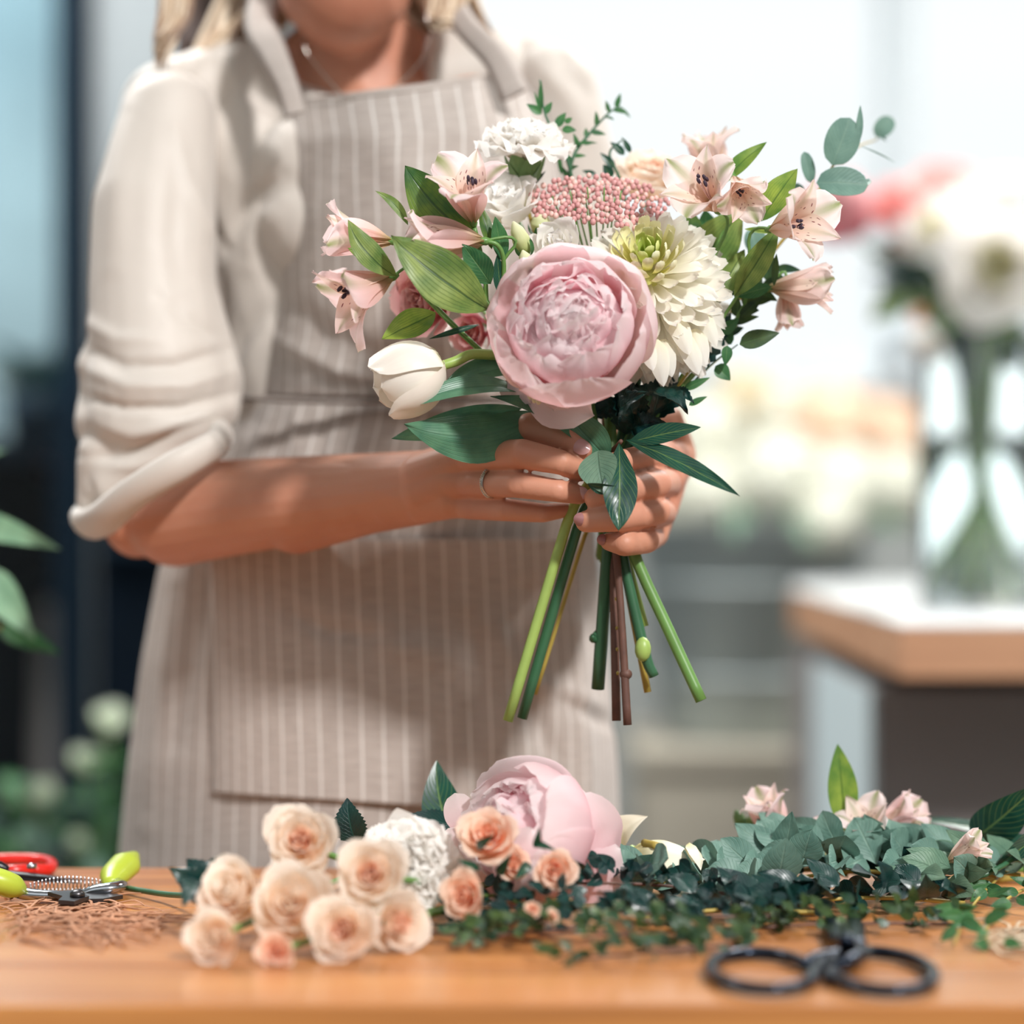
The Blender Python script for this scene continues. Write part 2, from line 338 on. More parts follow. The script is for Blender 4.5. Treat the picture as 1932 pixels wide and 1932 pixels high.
# display table with a white-topped angled slab
M_['slab_edge'] = wood('slab_edge_wood', (150, 106, 78), (186, 138, 104), (206, 162, 128), .6)
M_['slab_top'] = plain('slab_top_white', (222, 226, 228), .25, var=.02)
M_['plinth'] = plain('plinth_grey', (128, 122, 120), .8, var=.06, vs=6)
M_['plinth_w'] = plain('plinth_white', (196, 210, 214), .6, var=.02)
DD = 3.0; DZ = P(0, 1176, DD).z
disp = thing('display_table', (P(1960, 0, DD).x, DD+.4, 0), 'round-cornered display table with white top and thick wooden edge holding a glass vase', 'table')
zt, zb = DZ, P(0, 1278, DD).z
xa = P(1700, 0, DD).x; xl = P(1505, 0, 3.95).x; df = 4.0
poly = [(xa, DD), (xl, 3.66), (xl-.01, 3.95), (xa+.02, 4.2), (xa+1.0, 4.2), (xa+1.0, DD)]
def slab(poly, z0, z1, bev=0):
    n = len(poly); V = [Vector((x, y, z0)) for x, y in poly]+[Vector((x, y, z1)) for x, y in poly]
    return V, [tuple(range(n))[::-1], tuple(range(n, 2*n))]+[(i, (i+1) % n, n+(i+1) % n, n+i) for i in range(n)]
V, Fc = slab(poly, zb, zt-.003); put('edge', V, Fc, M_['slab_edge'], disp, None, False)
V, Fc = slab([(x-(.001 if x < xa+.5 else 0), y-.001) for x, y in poly], zt-.003, zt); put('tabletop', V, Fc, M_['slab_top'], disp, None, False)
px0 = P(1575, 0, 3.55).x; px1 = P(1638, 0, 3.25).x
V, Fc = slab([(px1, 3.22), (px0, 3.75), (px0, 4.1), (px1+.9, 4.1), (px1+.9, 3.22)], 0, zb-.03); put('base', V, Fc, M_['plinth'], disp, None, False)
V, Fc = slab([(px1+.004, 3.215), (px0-.004, 3.745), (px0-.008, 3.743), (px1-.004, 3.21)], 0, zb-.03); put('side_panel', V, Fc, M_['plinth_w'], disp, None, False)
V, Fc = slab([(px1+.05, 3.3), (px0+.08, 3.8), (px0+.08, 4.0), (px1+.85, 4.0), (px1+.85, 3.3)], zb-.03, zb); put('spacer', V, Fc, M_['stem_br'], disp, None, False)

# flower cooler at the far left with an added light for its gradient
M_['navy'] = plain('cooler_navy', (8, 28, 42), .6, var=.1, spec=.15)
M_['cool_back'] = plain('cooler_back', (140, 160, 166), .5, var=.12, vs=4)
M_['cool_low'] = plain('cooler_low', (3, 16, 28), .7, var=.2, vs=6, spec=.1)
M_['pane2'] = M_['pane']
cx0, cx1, cy0, cy1 = -2.3, P(166, 0, 4.4).x, 4.4, 5.1
shz = P(0, 830, 4.5).z
cooler = thing('flower_cooler', ((cx0+cx1)/2, 4.75, 0), 'tall dark blue glass-fronted flower cooler standing left of the grey column', 'cooler')
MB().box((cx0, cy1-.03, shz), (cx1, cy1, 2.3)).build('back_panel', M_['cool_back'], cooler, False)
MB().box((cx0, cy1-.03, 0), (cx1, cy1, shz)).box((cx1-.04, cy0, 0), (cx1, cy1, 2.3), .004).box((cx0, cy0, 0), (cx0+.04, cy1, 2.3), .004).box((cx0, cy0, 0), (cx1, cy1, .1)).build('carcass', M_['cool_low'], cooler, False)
MB().box((cx0, cy0, 2.3), (cx1, cy1, 2.4)).build('top', M_['navy'], cooler, False)
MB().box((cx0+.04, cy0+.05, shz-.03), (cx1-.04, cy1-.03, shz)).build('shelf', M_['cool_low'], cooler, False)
dm = MB().box((cx1-.05, cy0-.03, .1), (cx1, cy0, 2.3), .004).box((-1.15, cy0-.03, .1), (-1.10, cy0, 2.3), .004).box((-1.1, cy0-.03, .1), (cx1-.05, cy0, .16)).box((-1.1, cy0-.03, 2.24), (cx1-.05, cy0, 2.3)).build('door_frame', M_['navy'], cooler, False)
MB().box((-1.1, cy0-.018, .16), (cx1-.05, cy0-.013, 2.24)).build('glass', M_['pane2'], dm, False)
M_['fill_tube_glow'] = bpy.data.materials.new('fill_tube_glow'); M_['fill_tube_glow'].use_nodes = True
_b = M_['fill_tube_glow'].node_tree.nodes['Principled BSDF']; _b.inputs['Emission Color'].default_value = (.75, .93, 1, 1); _b.inputs['Emission Strength'].default_value = 4
tube('lamp_tube', [(cx0+.2, cy0+.25, 2.27), (cx1-.12, cy0+.25, 2.27)], .014, M_['fill_tube_glow'], cooler)  # added glowing tube that goes with the fill light below
ld = bpy.data.lights.new('cooler_fill_light', 'AREA'); lo = bpy.data.objects.new('cooler_fill_light', ld); C.objects.link(lo)  # added area light, makes the back panel fade from top to bottom
ld.shape = 'RECTANGLE'; ld.size = 1.2; ld.size_y = .1; ld.energy = 15; ld.color = (.75, .93, 1)
lo.location = (-1.2, cy0+.25, 2.24); lo.rotation_euler = (0, 0, 0)

# dark cupboard at the foot of the grey wall section, and added unseen fill lights
cup_x0, cup_x1 = P(163, 0, 4.0).x+.01, P(470, 0, 4.0).x
cb = thing('cupboard', ((cup_x0+cup_x1)/2, 4.2, 0), 'dark navy cupboard behind the florist next to the cooler', 'cupboard')
MB().box((cup_x0, 4.03, .06), (cup_x1, 4.36, P(0, 640, 4.0).z), .004).build('body', M_['cool_low'], cb, False)
for k in range(2):
    w_ = (cup_x1-cup_x0)/2; dr = MB().box((cup_x0+w_*k+.004, 4.01, .08), (cup_x0+w_*(k+1)-.004, 4.03, P(0, 640, 4.0).z-.02), .003).build('door', M_['cool_low'], cb, False)
    MB().box((cup_x0+w_*(k+.5)-.05, 3.99, .95), (cup_x0+w_*(k+.5)+.05, 4.01, .965), .002).build('handle', M_['navy'], dr, False)
MB().box((cup_x0+.03, 4.07, 0), (cup_x1-.03, 4.34, .06)).build('plinth', M_['navy'], cb, False)
for x, y in ((-1.2, 3.5), (1.3, 3.5)):
    la = bpy.data.lights.new('room_fill_light', 'AREA'); o = bpy.data.objects.new('room_fill_light', la); C.objects.link(o); la.shape = 'RECTANGLE'; la.size = 1.2; la.size_y = .6; la.energy = 75; la.color = (1, .98, .95); o.location = (x, y, 2.88)  # added fill under the ceiling, no fixture, lifts the backlit wall
# ---------------------------------------------------------------- the florist
def skin_mat():
    m, nt, b = base('skin', .48, .4); v = coords(nt); n = noisef(nt, v, 9., 4.); n2 = noisef(nt, v, 420., 3.)
    c = ramp(nt, n, [(.3, (184, 122, 98)), (.55, (202, 144, 118)), (.75, (206, 146, 122))]); nt.links.new(c, b.inputs[0])
    b.inputs['Subsurface Weight'].default_value = .12; b.inputs['Subsurface Radius'].default_value = (.012, .004, .002); b.inputs['Subsurface Scale'].default_value = .6
    bump(nt, b, n2, .0004, .3); return m
M_['skin'] = skin_mat()
def capsules(chains, mb=None):
    """chains of (px, py, depth, radius_px); tapered capsules"""
    mb = mb or MB()
    for ch in chains:
        q = [(P(x, y, d), r*d/FPX) for x, y, d, r in ch]
        for i in range(len(q)-1):
            (a, ra), (b, rb) = q[i], q[i+1]; t = b-a; L = t.length
            if L < 1e-6: continue
            t /= L; n = 20; pts = []; rr = []
            for k in range(7): an = -math.pi/2*(1-k/6.); pts.append(a+t*ra*math.sin(an)); rr.append(max(1e-4, ra*math.cos(an)))
            for k in range(7): an = math.pi/2*k/6.; pts.append(b+t*rb*math.sin(an)); rr.append(max(1e-4, rb*math.cos(an)))
            u = (Vector((0, 0, 1)) if abs(t.z) < .8 else Vector((1, 0, 0))); u = (u-t*u.dot(t)).normalized(); w = t.cross(u); V = []
            for p, r in zip(pts, rr):
                for k in range(n): an = 2*math.pi*k/n; V.append(p+(w*math.cos(an)+u*math.sin(an))*r)
            mb.add(V, gridF(n, 14, 0, True)+[tuple(range(n))[::-1], tuple(range(13*n, 14*n))])
    return mb
def remesh(mb, vox, smooth=6, fac=.5):
    me = bpy.data.meshes.new('t'); me.from_pydata([tuple(v) for v in mb.V], [], mb.F); o = bpy.data.objects.new('t', me); C.objects.link(o)
    r = o.modifiers.new('r', 'REMESH'); r.mode = 'VOXEL'; r.voxel_size = vox
    if smooth: s = o.modifiers.new('s', 'SMOOTH'); s.iterations = smooth; s.factor = fac
    dg = bpy.context.evaluated_depsgraph_get(); e = o.evaluated_get(dg).to_mesh()
    n = len(e.vertices); V = np.empty(n*3); e.vertices.foreach_get('co', V); V = V.reshape(-1, 3); N = np.empty(n*3); e.vertices.foreach_get('normal', N); N = N.reshape(-1, 3)
    Fc = [tuple(p.vertices) for p in e.polygons]; o.evaluated_get(dg).to_mesh_clear(); bpy.data.objects.remove(o); bpy.data.meshes.remove(me); return V, N, Fc
def proj(V): return 966+FPX*V[:, 0]/V[:, 1], 900-(V[:, 2]-CZ)*FPX/V[:, 1]
def seg_dist(px, py, pts):
    best = np.full(px.shape, 1e9); tt = np.zeros(px.shape); n = len(pts)-1
    for i in range(n):
        ax, ay = pts[i]; bx, by = pts[i+1]; dx, dy = bx-ax, by-ay; t = np.clip(((px-ax)*dx+(py-ay)*dy)/(dx*dx+dy*dy), 0, 1)
        d = np.hypot(px-ax-t*dx, py-ay-t*dy); k = d < best; best = np.where(k, d, best); tt = np.where(k, (i+t)/n, tt)
    return best, tt
def strokes(V, N, S_):
    """cloth folds: ridges (+) and grooves (-) along lines, on the side that faces the room's front"""
    px, py = proj(V); off = np.zeros(len(V)); face = sstep(-.15, .35, -N[:, 1])
    for pts, w, a in S_:
        d, t = seg_dist(px, py, pts); off += a*.001*np.exp(-(d/w)**2)*np.sin(np.pi*np.clip(t, .06, .94))**.5
    return V+N*(off*face)[:, None]
person = thing('person', (-.13, 2.33, 0), 'florist in cream blouse and striped linen apron holding a bouquet in both hands', 'person')
# --- body: arms and hands fine, trunk and head coarse, one mesh
handA = [
 [(330, 980, 2.20, 90), (430, 963, 2.165, 87), (560, 948, 2.12, 80), (700, 932, 2.085, 66), (800, 918, 2.055, 56)],
 [(330, 960, 2.21, 88), (560, 935, 2.14, 74), (700, 918, 2.09, 64), (800, 905, 2.06, 56)],
 [(560, 970, 2.13, 76), (700, 945, 2.09, 62), (800, 935, 2.06, 54)],
 [(700, 925, 2.087, 66), (790, 915, 2.058, 57), (850, 900, 2.04, 50)], [(740, 935, 2.075, 62), (820, 925, 2.05, 54), (862, 915, 2.04, 44)],
 [(262, 985, 2.22, 62), (330, 975, 2.20, 90)],[(255, 900, 2.24, 80), (262, 985, 2.22, 68)],
 [(800, 900, 2.055, 50), (860, 868, 2.04, 38), (908, 828, 2.025, 30)], [(800, 905, 2.05, 52), (850, 880, 2.035, 42), (890, 865, 2.018, 31)],
 [(800, 920, 2.05, 52), (850, 905, 2.035, 42), (888, 910, 2.02, 30)], [(800, 938, 2.055, 50), (850, 940, 2.04, 40), (884, 952, 2.032, 28)],
 [(860, 900, 2.05, 40), (900, 880, 2.045, 36)],
 [(905, 828, 2.025, 29), (1000, 806, 1.985, 28), (1066, 828, 1.972, 24), (1098, 849, 1.972, 20)],
 [(888, 864, 2.015, 29), (985, 856, 1.966, 28.5), (1058, 872, 1.958, 24), (1096, 890, 1.972, 19)],
 [(886, 911, 2.018, 27), (975, 914, 1.972, 25.5), (1052, 926, 1.962, 22), (1094, 934, 1.97, 18)],
 [(882, 954, 2.03, 26), (955, 962, 1.995, 22), (1025, 968, 1.985, 18.5), (1070, 962, 1.99, 14)],
 [(850, 870, 2.07, 34), (940, 830, 2.08, 30), (1030, 850, 2.055, 25), (1088, 880, 2.035, 20)]]
handB = [
 [(1252, 852, 2.07, 26), (1240, 860, 1.995, 26), (1176, 870, 1.962, 23), (1138, 880, 1.965, 19)],
 [(1258, 912, 2.06, 28), (1240, 912, 1.98, 28), (1168, 925, 1.952, 26), (1124, 940, 1.958, 22)],
 [(1250, 968, 2.06, 27), (1238, 964, 1.982, 28), (1160, 978, 1.952, 26), (1106, 984, 1.958, 21)],
 [(1232, 1014, 2.06, 23), (1218, 1018, 1.99, 27), (1178, 1026, 1.964, 24), (1150, 1022, 1.972, 18)],
 [(1272, 860, 2.125, 40), (1258, 862, 2.08, 30)], [(1270, 870, 2.125, 42), (1258, 910, 2.085, 32)], [(1265, 885, 2.125, 38), (1250, 960, 2.085, 30)], [(1262, 900, 2.12, 34), (1235, 1008, 2.085, 26)],
 [(1250, 870, 2.10, 30), (1225, 1000, 2.095, 24)],
 [(1278, 850, 2.13, 34), (1262, 790, 2.09, 27), (1205, 800, 2.05, 24), (1165, 835, 2.03, 20)],
 [(1272, 860, 2.13, 42), (1262, 850, 2.20, 44), (1210, 860, 2.36, 62)], [(1270, 880, 2.14, 38), (1262, 880, 2.20, 42), (1210, 900, 2.36, 58)]]
arms = capsules(handA+handB); Va, Na, Fa = remesh(arms, .00155, 3, .5)
# knuckle creases
cr = []
for (x, y, r) in ((985, 856, 26), (1000, 806, 24), (975, 914, 22), (958, 962, 18)):
    for dx in (-7, 0, 7): cr.append(([(x+dx+3, y-r*.6), (x+dx-2, y), (x+dx+3, y+r*.6)], 2.6, -.45))
for (x, y, r) in ((1060, 874, 20), (1068, 830, 18), (1053, 927, 18)):
    for dx in (-3, 4): cr.append(([(x+dx, y-r*.6), (x+dx+2, y+r*.6)], 2.4, -.35))
cr += [([(880, 850), (884, 888)], 16, 1.3), ([(876, 900), (884, 922)], 12, 1.2), ([(800, 930), (860, 948)], 10, .6), ([(700, 925), (790, 955)], 14, .7), ([(1214, 940), (1224, 985)], 5, -.8), ([(1200, 1000), (1216, 1034)], 5, -.8)]
Va = strokes(Va, Na, cr)
HX = 650
trunk = [[(320, 250, 2.37, 40), (640, 215, 2.37, 100), (1030, 200, 2.385, 40)], [(500, 290, 2.365, 92), (560, 500, 2.36, 132), (640, 760, 2.36, 150), (700, 1100, 2.36, 175)],
 [(880, 240, 2.37, 120), (860, 500, 2.36, 160), (840, 760, 2.36, 160), (820, 1100, 2.36, 170)],
 [(690, 330, 2.325, 130), (700, 420, 2.31, 150)], [(560, 190, 2.37, 62), (690, 205, 2.345, 80), (830, 190, 2.37, 62)], [(520, 215, 2.37, 58), (860, 215, 2.37, 58)], [(470, 190, 2.39, 50), (660, 70, 2.385, 80), (900, 170, 2.39, 50)],
 [(560, 1200, 2.36, 190), (860, 1200, 2.36, 190)], [(560, 1200, 2.36, 170), (600, 1900, 2.36, 120), (610, 2700, 2.38, 80), (610, 3250, 2.38, 55)], [(870, 1200, 2.36, 170), (850, 1900, 2.36, 120), (850, 2700, 2.38, 80), (850, 3250, 2.38, 55)],
 [(690, 240, 2.36, 112), (672, 60, 2.36, 98), (655, -120, 2.37, 95)], [(1060, 180, 2.38, 60), (1120, 500, 2.37, 56), (1185, 860, 2.37, 60)], [(1185, 860, 2.37, 58), (1210, 870, 2.34, 58)],
 [(300, 230, 2.36, 66), (285, 600, 2.30, 66), (255, 900, 2.24, 70)]]
tm = capsules(trunk)
for c, r, sc in (((HX, -175, 2.335), 1, (.073, .092, .098)), ((HX, -30, 2.285), 1, (.054, .058, .058)), ((HX-2, 22, 2.262), 1, (.027, .024, .022)), ((HX, -10, 2.29), 1, (.058, .05, .04))):
    tm.ball(P(*c), 1, sc, 24)
fz = 2.235
tm.ball(P(HX, -135, fz+.012), 1, (.011, .018, .022), 12); tm.ball(P(HX, -112, fz+.004), 1, (.013, .014, .010), 12); tm.ball(P(HX-22, -108, fz+.014), 1, (.008, .01, .007), 10); tm.ball(P(HX+22, -108, fz+.014), 1, (.008, .01, .007), 10)
for sgn in (-1, 1): tm.ball(P(HX+sgn*168, -130, 2.35), 1, (.010, .018, .030), 12); tm.ball(P(HX+sgn*75, -165, 2.268), 1, (.02, .018, .016), 12)
for k in (-1, 1): tm.ball(P(HX, -62+k*10, 2.238), 1, (.024, .012, .0065), 14)
Vt, Nt, Ft = remesh(tm, .005, 14, .5)
Vt = strokes(Vt, Nt, [([(560, 95), (640, 125), (690, 170)], 14, 2.2), ([(860, 80), (780, 110), (735, 165)], 14, 2.0), ([(705, 60), (715, 160)], 12, -1.5), ([(735, 0), (760, 60), (745, 130)], 14, 2.5)])
fan = [tuple(i+len(Va) for i in f) for f in Ft]
put('body', list(map(Vector, Va))+list(map(Vector, Vt)), Fa+fan, M_['skin'], person)
bod = bpy.data.objects['body']
M_['lip'] = plain('lips', (196, 112, 104), .4); M_['eye'] = plain('eye_white', (236, 234, 230), .2); M_['iris'] = plain('iris', (70, 96, 110), .15)
l = MB()
for k in (-1, 1): l.ball(P(HX, -62+k*9, 2.2345), 1, (.022, .0115, .0058), 14)
l.build('lips', M_['lip'], person)
for s in (-1, 1):
    e = MB().ball(P(HX+s*75, -168, 2.2595), .0125, (1, 1, .7), 14).build('eye', M_['eye'], person); MB().ball(P(HX+s*75, -164, 2.2495), .0055, (1, .6, 1), 12).build('iris', M_['iris'], e)
M_['nail'] = plain('nail_polish', (206, 160, 158), .12, var=.03); M_['nail'].node_tree.nodes['Principled BSDF'].inputs['Coat Weight'].default_value = .6
M_['nail_shaded'] = plain('nail_polish_shaded', (160, 112, 112), .12)  # darker copy of the same polish, shade put into its colour
def nail(x, y, d, ang, lw, lh, mat='nail', ny=.0, nx=.0):
    """nail plate: shallow shell, long axis at ang in the picture plane"""
    k = d/FPX; c = P(x, y, d); a = math.radians(ang); L = D(math.cos(a), math.sin(a), 0); nn = D(nx, ny, 1); s = nn.cross(L).normalized(); L = s.cross(nn)
    V = []; U = []
    for j in range(7):
        for i in range(7):
            p, q = 2*i/6-1, 2*j/6-1; pp = p*math.sqrt(1-q*q/2); qq = q*math.sqrt(1-p*p/2)
            for _ in (0,): V.append(c+L*(pp*lw*k)+s*(qq*lh*k)+nn*((1-qq*qq)*lh*k*.5-pp*pp*lw*k*.12)); U.append((i/6, j/6))
    put('fingernail', V, gridF(7, 7), M_[mat], person, U)
nail(1096, 843, 1.9655, -32, 19, 15, ny=.25); nail(1100, 884, 1.9665, -30, 13, 12, ny=.2); nail(1097, 930, 1.9645, -10, 13, 12, ny=.1)
nail(1094, 980, 1.952, 170, 11, 13, 'nail_shaded', nx=-.6); nail(1136, 1018, 1.968, 170, 9, 11, 'nail_shaded', nx=-.5)
# ring on the ring finger
M_['silver'] = plain('silver', (206, 200, 192), .2, 1.); M_['gold'] = plain('gold', (216, 160, 84), .22, 1.)
rc, rk = P(930, 911, 1.995), 2.0/FPX
pts = []
ax = (P(975, 914, 1.972)-P(886, 911, 2.018)).normalized(); up = Vector((0, 0, 1)); up = (up-ax*up.dot(ax)).normalized(); sd_ = ax.cross(up)
mr = MB()
for k in range(29): a = 2*math.pi*k/28; pts.append(rc+(up*math.cos(a)+sd_*math.sin(a))*27.5*rk)
V, Fr, U = tubeg(pts, 4.4*rk, 8, 1, False, .5); ring = put('ring', V, Fr, M_['silver'], person, U)
st = MB()
for k in range(-9, 10): a = k*.13+math.pi*(0 if sd_.y > 0 else 0)+(-math.pi/2 if sd_.y > 0 else math.pi/2); st.ball(rc+(up*math.cos(a)+sd_*math.sin(a))*29.5*rk, 2.2*rk, (1, 1, 1), 8)
st.build('stone_row', M_['silver'], ring, kind='stuff')
# --- blouse
def cloth(name, c, rough=.75, tr=.0, sheen=.3):
    m, nt, b = base(name, rough, .3); v = coords(nt); n = noisef(nt, v, 14., 5., .55); n2 = noisef(nt, v, 900., 2.)
    nt.links.new(mix(nt, n, lin([x*.965 for x in c]), lin(c)), b.inputs[0]); b.inputs['Sheen Weight'].default_value = sheen
    bump(nt, b, mth(nt, 'ADD', n, mth(nt, 'MULTIPLY', n2, .05)), .0012, .6)
    if tr: trans(nt, b, lin(c), tr)
    return m
M_['blouse'] = cloth('blouse_silk', (208, 199, 190), .5)
def inpoly(px, py, poly):
    c = np.zeros(px.shape, bool); n = len(poly)
    for i in range(n):
        x1, y1 = poly[i]; x2, y2 = poly[i-1]
        k = ((y1 > py) != (y2 > py)) & (px < (x2-x1)*(py-y1)/((y2-y1) or 1e-9)+x1); c ^= k
    return c
tors = [[(320, 205, 2.36, 92), (440, 165, 2.37, 90), (640, 200, 2.37, 128), (900, 150, 2.38, 100), (1040, 165, 2.38, 84)],
 [(470, 300, 2.355, 128), (545, 500, 2.355, 158), (600, 760, 2.355, 165)], [(900, 300, 2.365, 128), (900, 520, 2.355, 165), (880, 760, 2.355, 178)],
 [(600, 330, 2.305, 120), (860, 330, 2.305, 130)], [(620, 430, 2.29, 120), (840, 420, 2.29, 120)], [(700, 560, 2.33, 150), (720, 800, 2.33, 165)], [(470, 420, 2.34, 90), (500, 700, 2.34, 90)],
 [(690, 150, 2.36, 126), (690, 300, 2.31, 140)]]
Vb, Nb, Fb = remesh(capsules(tors), .004, 9, .5)
px, py = proj(Vb); neck = [(470, -80), (476, 40), (500, 100), (548, 160), (610, 190), (700, 205), (800, 195), (818, 150), (816, 60), (850, -10), (880, -80)]
ins = inpoly(px, py, neck); dd, _ = seg_dist(px, py, neck); sgn = np.where(ins, dd, -dd)
push = sstep(-4, 40, sgn)*.045*sstep(-.3, .3, -Nb[:, 1]+.25); Vb[:, 1] += push; Vb[:, 2] -= sstep(0, 60, sgn)*.035*sstep(120, 0, py)
px, py = proj(Vb); big = sstep(-40, 60, -(py-40)*0+sgn*0-50)
Vb = strokes(Vb, Nb, [([(350, 115), (352, 250), (375, 380), (425, 470)], 9, -5), ([(470, 250), (455, 330), (490, 400)], 26, 4), ([(530, 330), (470, 380), (430, 470)], 14, -5), ([(532, 380), (490, 430), (470, 500)], 20, 5),
 ([(520, 560), (470, 620), (430, 700)], 16, -4), ([(500, 620), (470, 680), (450, 740)], 18, 4), ([(450, 60), (440, 140), (470, 210), (530, 240)], 13, 4), ([(400, 90), (410, 180), (450, 260)], 12, -3.5),
 ([(1000, 60), (1060, 150), (1090, 230)], 18, 3), ([(960, 40), (1010, 130)], 12, -3), ([(415, 520), (425, 640)], 10, -4)])
blouse = put('blouse', list(map(Vector, Vb)), Fb, M_['blouse'], person)
slA = [[(318, 225, 2.30, 92), (290, 400, 2.27, 118), (288, 560, 2.25, 122), (300, 690, 2.235, 134), (300, 770, 2.225, 136)], [(300, 770, 2.225, 132), (210, 868, 2.22, 66)], [(350, 560, 2.25, 64), (395, 720, 2.24, 66), (398, 770, 2.23, 56)],
 [(300, 770, 2.225, 130), (318, 812, 2.21, 84)], [(205, 870, 2.215, 64), (176, 945, 2.215, 34)], [(345, 800, 2.20, 66), (210, 915, 2.205, 52)], [(200, 680, 2.24, 52), (195, 730, 2.24, 46), (196, 800, 2.23, 56)]]
V1, N1, F1 = remesh(capsules(slA), .0035, 10, .5)
V1 = strokes(V1, N1, [([(160, 655), (230, 690), (330, 690), (430, 660)], 11, -5), ([(150, 690), (240, 728), (350, 728), (440, 700)], 13, 4.5), ([(150, 745), (230, 770), (340, 770), (450, 740)], 10, -6),
 ([(160, 790), (250, 820), (350, 800), (430, 770)], 15, 4.5), ([(150, 860), (230, 862), (330, 815), (400, 790)], 9, -4), ([(150, 600), (220, 640), (300, 640)], 13, 3), ([(300, 560), (380, 620), (415, 640)], 12, -3),
 ([(330, 240), (352, 330), (395, 430), (420, 470)], 12, 3), ([(240, 200), (220, 350), (215, 500)], 22, 3), ([(340, 300), (330, 450), (350, 560)], 26, -3.5), ([(190, 880), (260, 880), (350, 850)], 10, 3), ([(165, 900), (180, 960)], 8, -3)])
put('sleeve', list(map(Vector, V1)), F1, M_['blouse'], blouse)
slB = [[(1045, 165, 2.36, 84), (1075, 300, 2.36, 86), (1110, 480, 2.36, 80), (1150, 700, 2.36, 74), (1178, 835, 2.36, 74)]]
V2, N2, F2 = remesh(capsules(slB), .0045, 8, .5)
V2 = strokes(V2, N2, [([(1000, 100), (1070, 180), (1110, 260)], 16, 4), ([(1050, 90), (1110, 180)], 12, -3)]); put('sleeve', list(map(Vector, V2)), F2, M_['blouse'], blouse)
# rolled cuff round the elbow
cu = [P(408, 838, 2.135), P(330, 882, 2.118), P(250, 932, 2.13), P(190, 982, 2.165), P(160, 985, 2.22), P(200, 950, 2.29), P(290, 880, 2.32), P(380, 830, 2.28), P(420, 815, 2.20), P(408, 838, 2.135)]
tube('cuff', cu, [.008, .009, .009, .010, .010, .009, .009, .009, .008, .008], M_['blouse'], blouse, n=12, res=6, flat=1.5)
# --- apron
def apron_mat():
    m, nt, b = base('apron_linen', .85, .2); uv = nd(nt, 'ShaderNodeTexCoord').outputs['UV']; sp = nd(nt, 'ShaderNodeSeparateXYZ', {0: uv})
    wob = mth(nt, 'MULTIPLY', mth(nt, 'SUBTRACT', noisef(nt, uv, 9., 2.), .5), .004)
    f = mth(nt, 'FRACT', mth(nt, 'DIVIDE', mth(nt, 'ADD', sp.outputs[0], wob), .0175)); d = mth(nt, 'ABSOLUTE', mth(nt, 'SUBTRACT', f, .5))
    k = nd(nt, 'ShaderNodeMapRange', {0: d, 1: .04, 2: .075, 3: 1., 4: 0.}).outputs[0]
    slub = noisef(nt, nd(nt, 'ShaderNodeMapping', {0: uv, 3: (40, 420, 1)}).outputs[0], 1., 3.); thr = noisef(nt, nd(nt, 'ShaderNodeMapping', {0: uv, 3: (500, 30, 1)}).outputs[0], 1., 2.)
    c = mix(nt, slub, lin((154, 143, 136)), lin((200, 190, 183))); c = mix(nt, mth(nt, 'MULTIPLY', thr, .35), c, lin((160, 148, 140)))
    c = mix(nt, mth(nt, 'MULTIPLY', k, mth(nt, 'ADD', .55, mth(nt, 'MULTIPLY', thr, .5))), c, lin((222, 217, 212)))
    nt.links.new(c, b.inputs[0]); bump(nt, b, mth(nt, 'ADD', slub, thr), .0008, .6); b.inputs['Sheen Weight'].default_value = .15; return m
M_['apron'] = apron_mat()
def sheet(rows, nu, nv, wrap, top=None, sh=0., thick=.0012, folds=(), v0=0.):
    """rows: (v, yL, xL, yR, xR, depth)"""
    R = np.array(rows, float); v = np.linspace(0, 1, nv); A = [np.interp(v, R[:, 0], R[:, k]) for k in range(1, 6)]
    ker = np.ones(5)/5
    A = [np.convolve(np.pad(a, 2, 'edge'), ker, 'valid') for a in A]
    V = []; U = []; w = np.linspace(-1, 1, nu); K = 1.25
    for j in range(nv):
        yl, xl, yr, xr, d = [a[j] for a in A]; halfm = (xr-xl)/2*d/FPX
        for i in range(nu):
            s = w[i]; q = math.sin(s*K)/math.sin(K); dd = d+wrap*(1-math.cos(s*K))/(1-math.cos(K))*(.9+.1*v[j])
            x = (xl+xr)/2+(xr-xl)/2*q; y = yl+(yr-yl)*(q+1)/2; p = P(x, y, d); p = Vector((p.x, dd, p.z))
            p.x = (x-966)*dd/FPX; p.z = CZ+(900-y)*dd/FPX
            V.append(p); U.append((s*halfm*1.28+sh*math.sin(math.pi*v[j]), v[j]*(A[0][-1]-A[0][0])*d/FPX))
    Vn = np.array([tuple(p) for p in V]); G = Vn.reshape(nv, nu, 3)
    def nrm(G):
        a = np.gradient(G, axis=1); b = np.gradient(G, axis=0); n = np.cross(a, b); n /= np.linalg.norm(n, axis=2, keepdims=True); return np.where(n[:, :, 1:2] > 0, -n, n)
    N = nrm(G).reshape(-1, 3); Vn = strokes(Vn, N, folds); Nn = nrm(Vn.reshape(nv, nu, 3)).reshape(-1, 3)
    F_ = gridF(nu, nv); n = len(Vn); allV = list(map(Vector, Vn))+list(map(Vector, Vn-Nn*thick))
    rim = [i for i in range(nu)]+[j*nu+nu-1 for j in range(1, nv)]+[(nv-1)*nu+i for i in range(nu-2, -1, -1)]+[j*nu for j in range(nv-2, 0, -1)]
    F2 = [tuple(k+n for k in f[::-1]) for f in F_]+[(rim[k], rim[(k+1) % len(rim)], rim[(k+1) % len(rim)]+n, rim[k]+n)[::-1] for k in range(len(rim))]
    return allV, F_+F2, U+U
